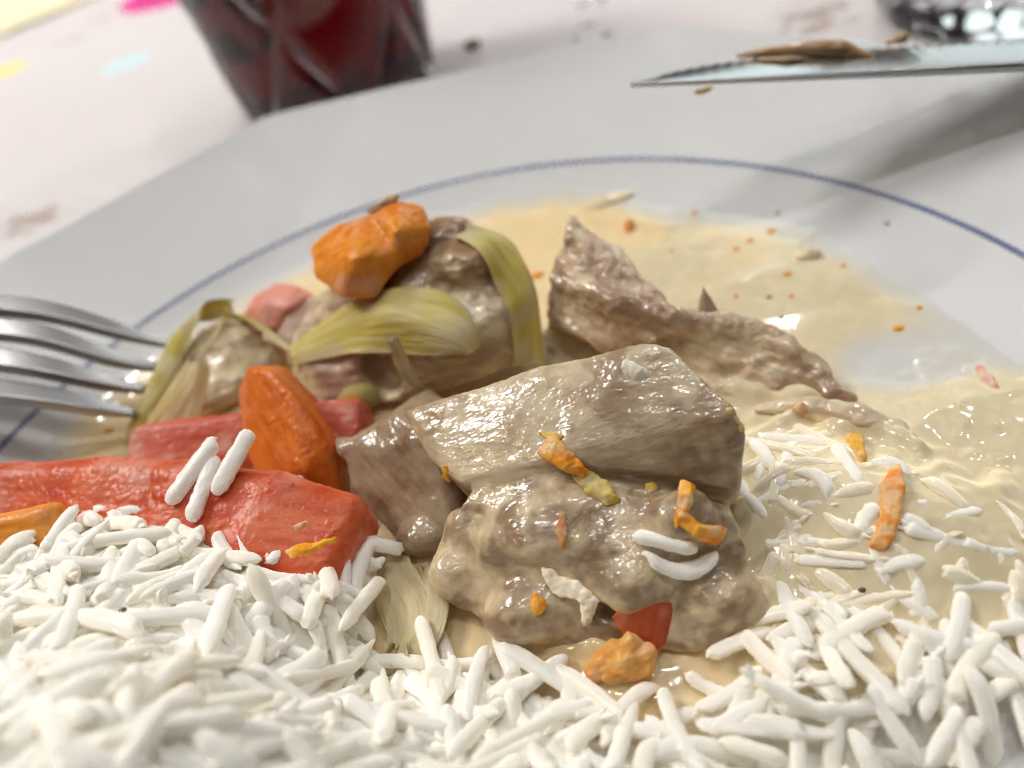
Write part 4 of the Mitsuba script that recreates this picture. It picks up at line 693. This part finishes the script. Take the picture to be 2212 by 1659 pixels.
labels['wine_glass__drink'] = {'label': 'dark red drink filling the tumbler'}

# ------------------------------------------------------------------ water glass at the top right
WC = at(2150, 12, 0)
def rib2(t, z): return 0.6 * np.cos(t * 14) * float(ss(2, 6, np.array(z)) * (1 - ss(30, 40, np.array(z))))
wo = [(0.01, 0.6), (26, 0.6), (29, 1.5), (30.5, 4)] + [(30.5 + 0.08 * z, z) for z in np.linspace(6, 95, 60)]; wi = [(36.6, 96)] + [(28.3 + 0.085 * z, z) for z in np.linspace(95, 14, 24)] + [(24, 10.5), (0.01, 9.5)]
V, F = lathe(wo, 224, rib2); V2, F2 = lathe(wi, 224); put('water_glass__bowl', (np.vstack([V, V2]) + WC, np.vstack([F, F2 + len(V)])), 'clear_glass', smooth=35)
lq = [(0.01, 9.7), (23.8, 10.7)] + [(28.1 + 0.085 * z, z) for z in np.linspace(14, 60, 12)] + [(0.01, 60)]; V, F = lathe(lq, 120); put('water_glass__water', (V + WC, F), 'water_surface', smooth=35)
tag('water_glass', 'clear ribbed water glass at the far right corner', 'glass')

# ------------------------------------------------------------------ napkin and crumb on the cloth
A, B = at(-260, 182, 1), at(420, -95, 1); e = unit(B - A); nrm_ = np.array([-e[1], e[0], 0]); L = np.linalg.norm(B - A)
gxn, gyn = np.linspace(0, L, 60), np.linspace(0, 150, 40); X, Y = np.meshgrid(gxn, gyn, indexing='ij')
lift = 0.9 + 1.6 * meshkit.fbm(np.stack([X * 0.02, Y * 0.02, 0 * X], -1), 2, 4) * ss(0, 20, Y); P = np.array([A[0], A[1], 0]) + X[..., None] * e + Y[..., None] * nrm_; P[..., 2] = lift + 1.2
Pb = P.copy(); Pb[..., 2] = 0.25
k = 60 * 40; F = grid_faces(60, 40); ar = np.arange(k).reshape(60, 40)
def side(i_): a_, b_ = i_[:-1], i_[1:]; return np.vstack([np.stack([a_, b_, b_ + k], 1), np.stack([a_, b_ + k, a_ + k], 1)])
prin('napkin_paper', (0.82, 0.74, 0.50), 0.8, specular=0.1)
put('paper_napkin', (np.vstack([P.reshape(-1, 3), Pb.reshape(-1, 3)]), np.vstack([F, F[:, ::-1] + k, side(ar[:, 0]), side(ar[::-1, -1]), side(ar[0, ::-1]), side(ar[-1])])), 'napkin_paper', smooth=40)
tag('paper_napkin', 'pale yellow folded paper napkin in the far left corner', 'napkin')
m = nets(ell(at(1020, 95, 1.2), (3.2, 2.2, 1.4)), 0.4); m = push(m, 0.8 * nz(m[0], 0.5, 9)); prin('crumb_brown', (0.25, 0.15, 0.09), 0.7); put('bread_crumb', m, 'crumb_brown'); tag('bread_crumb', 'single brown crumb on the tablecloth beyond the plate', 'crumb')
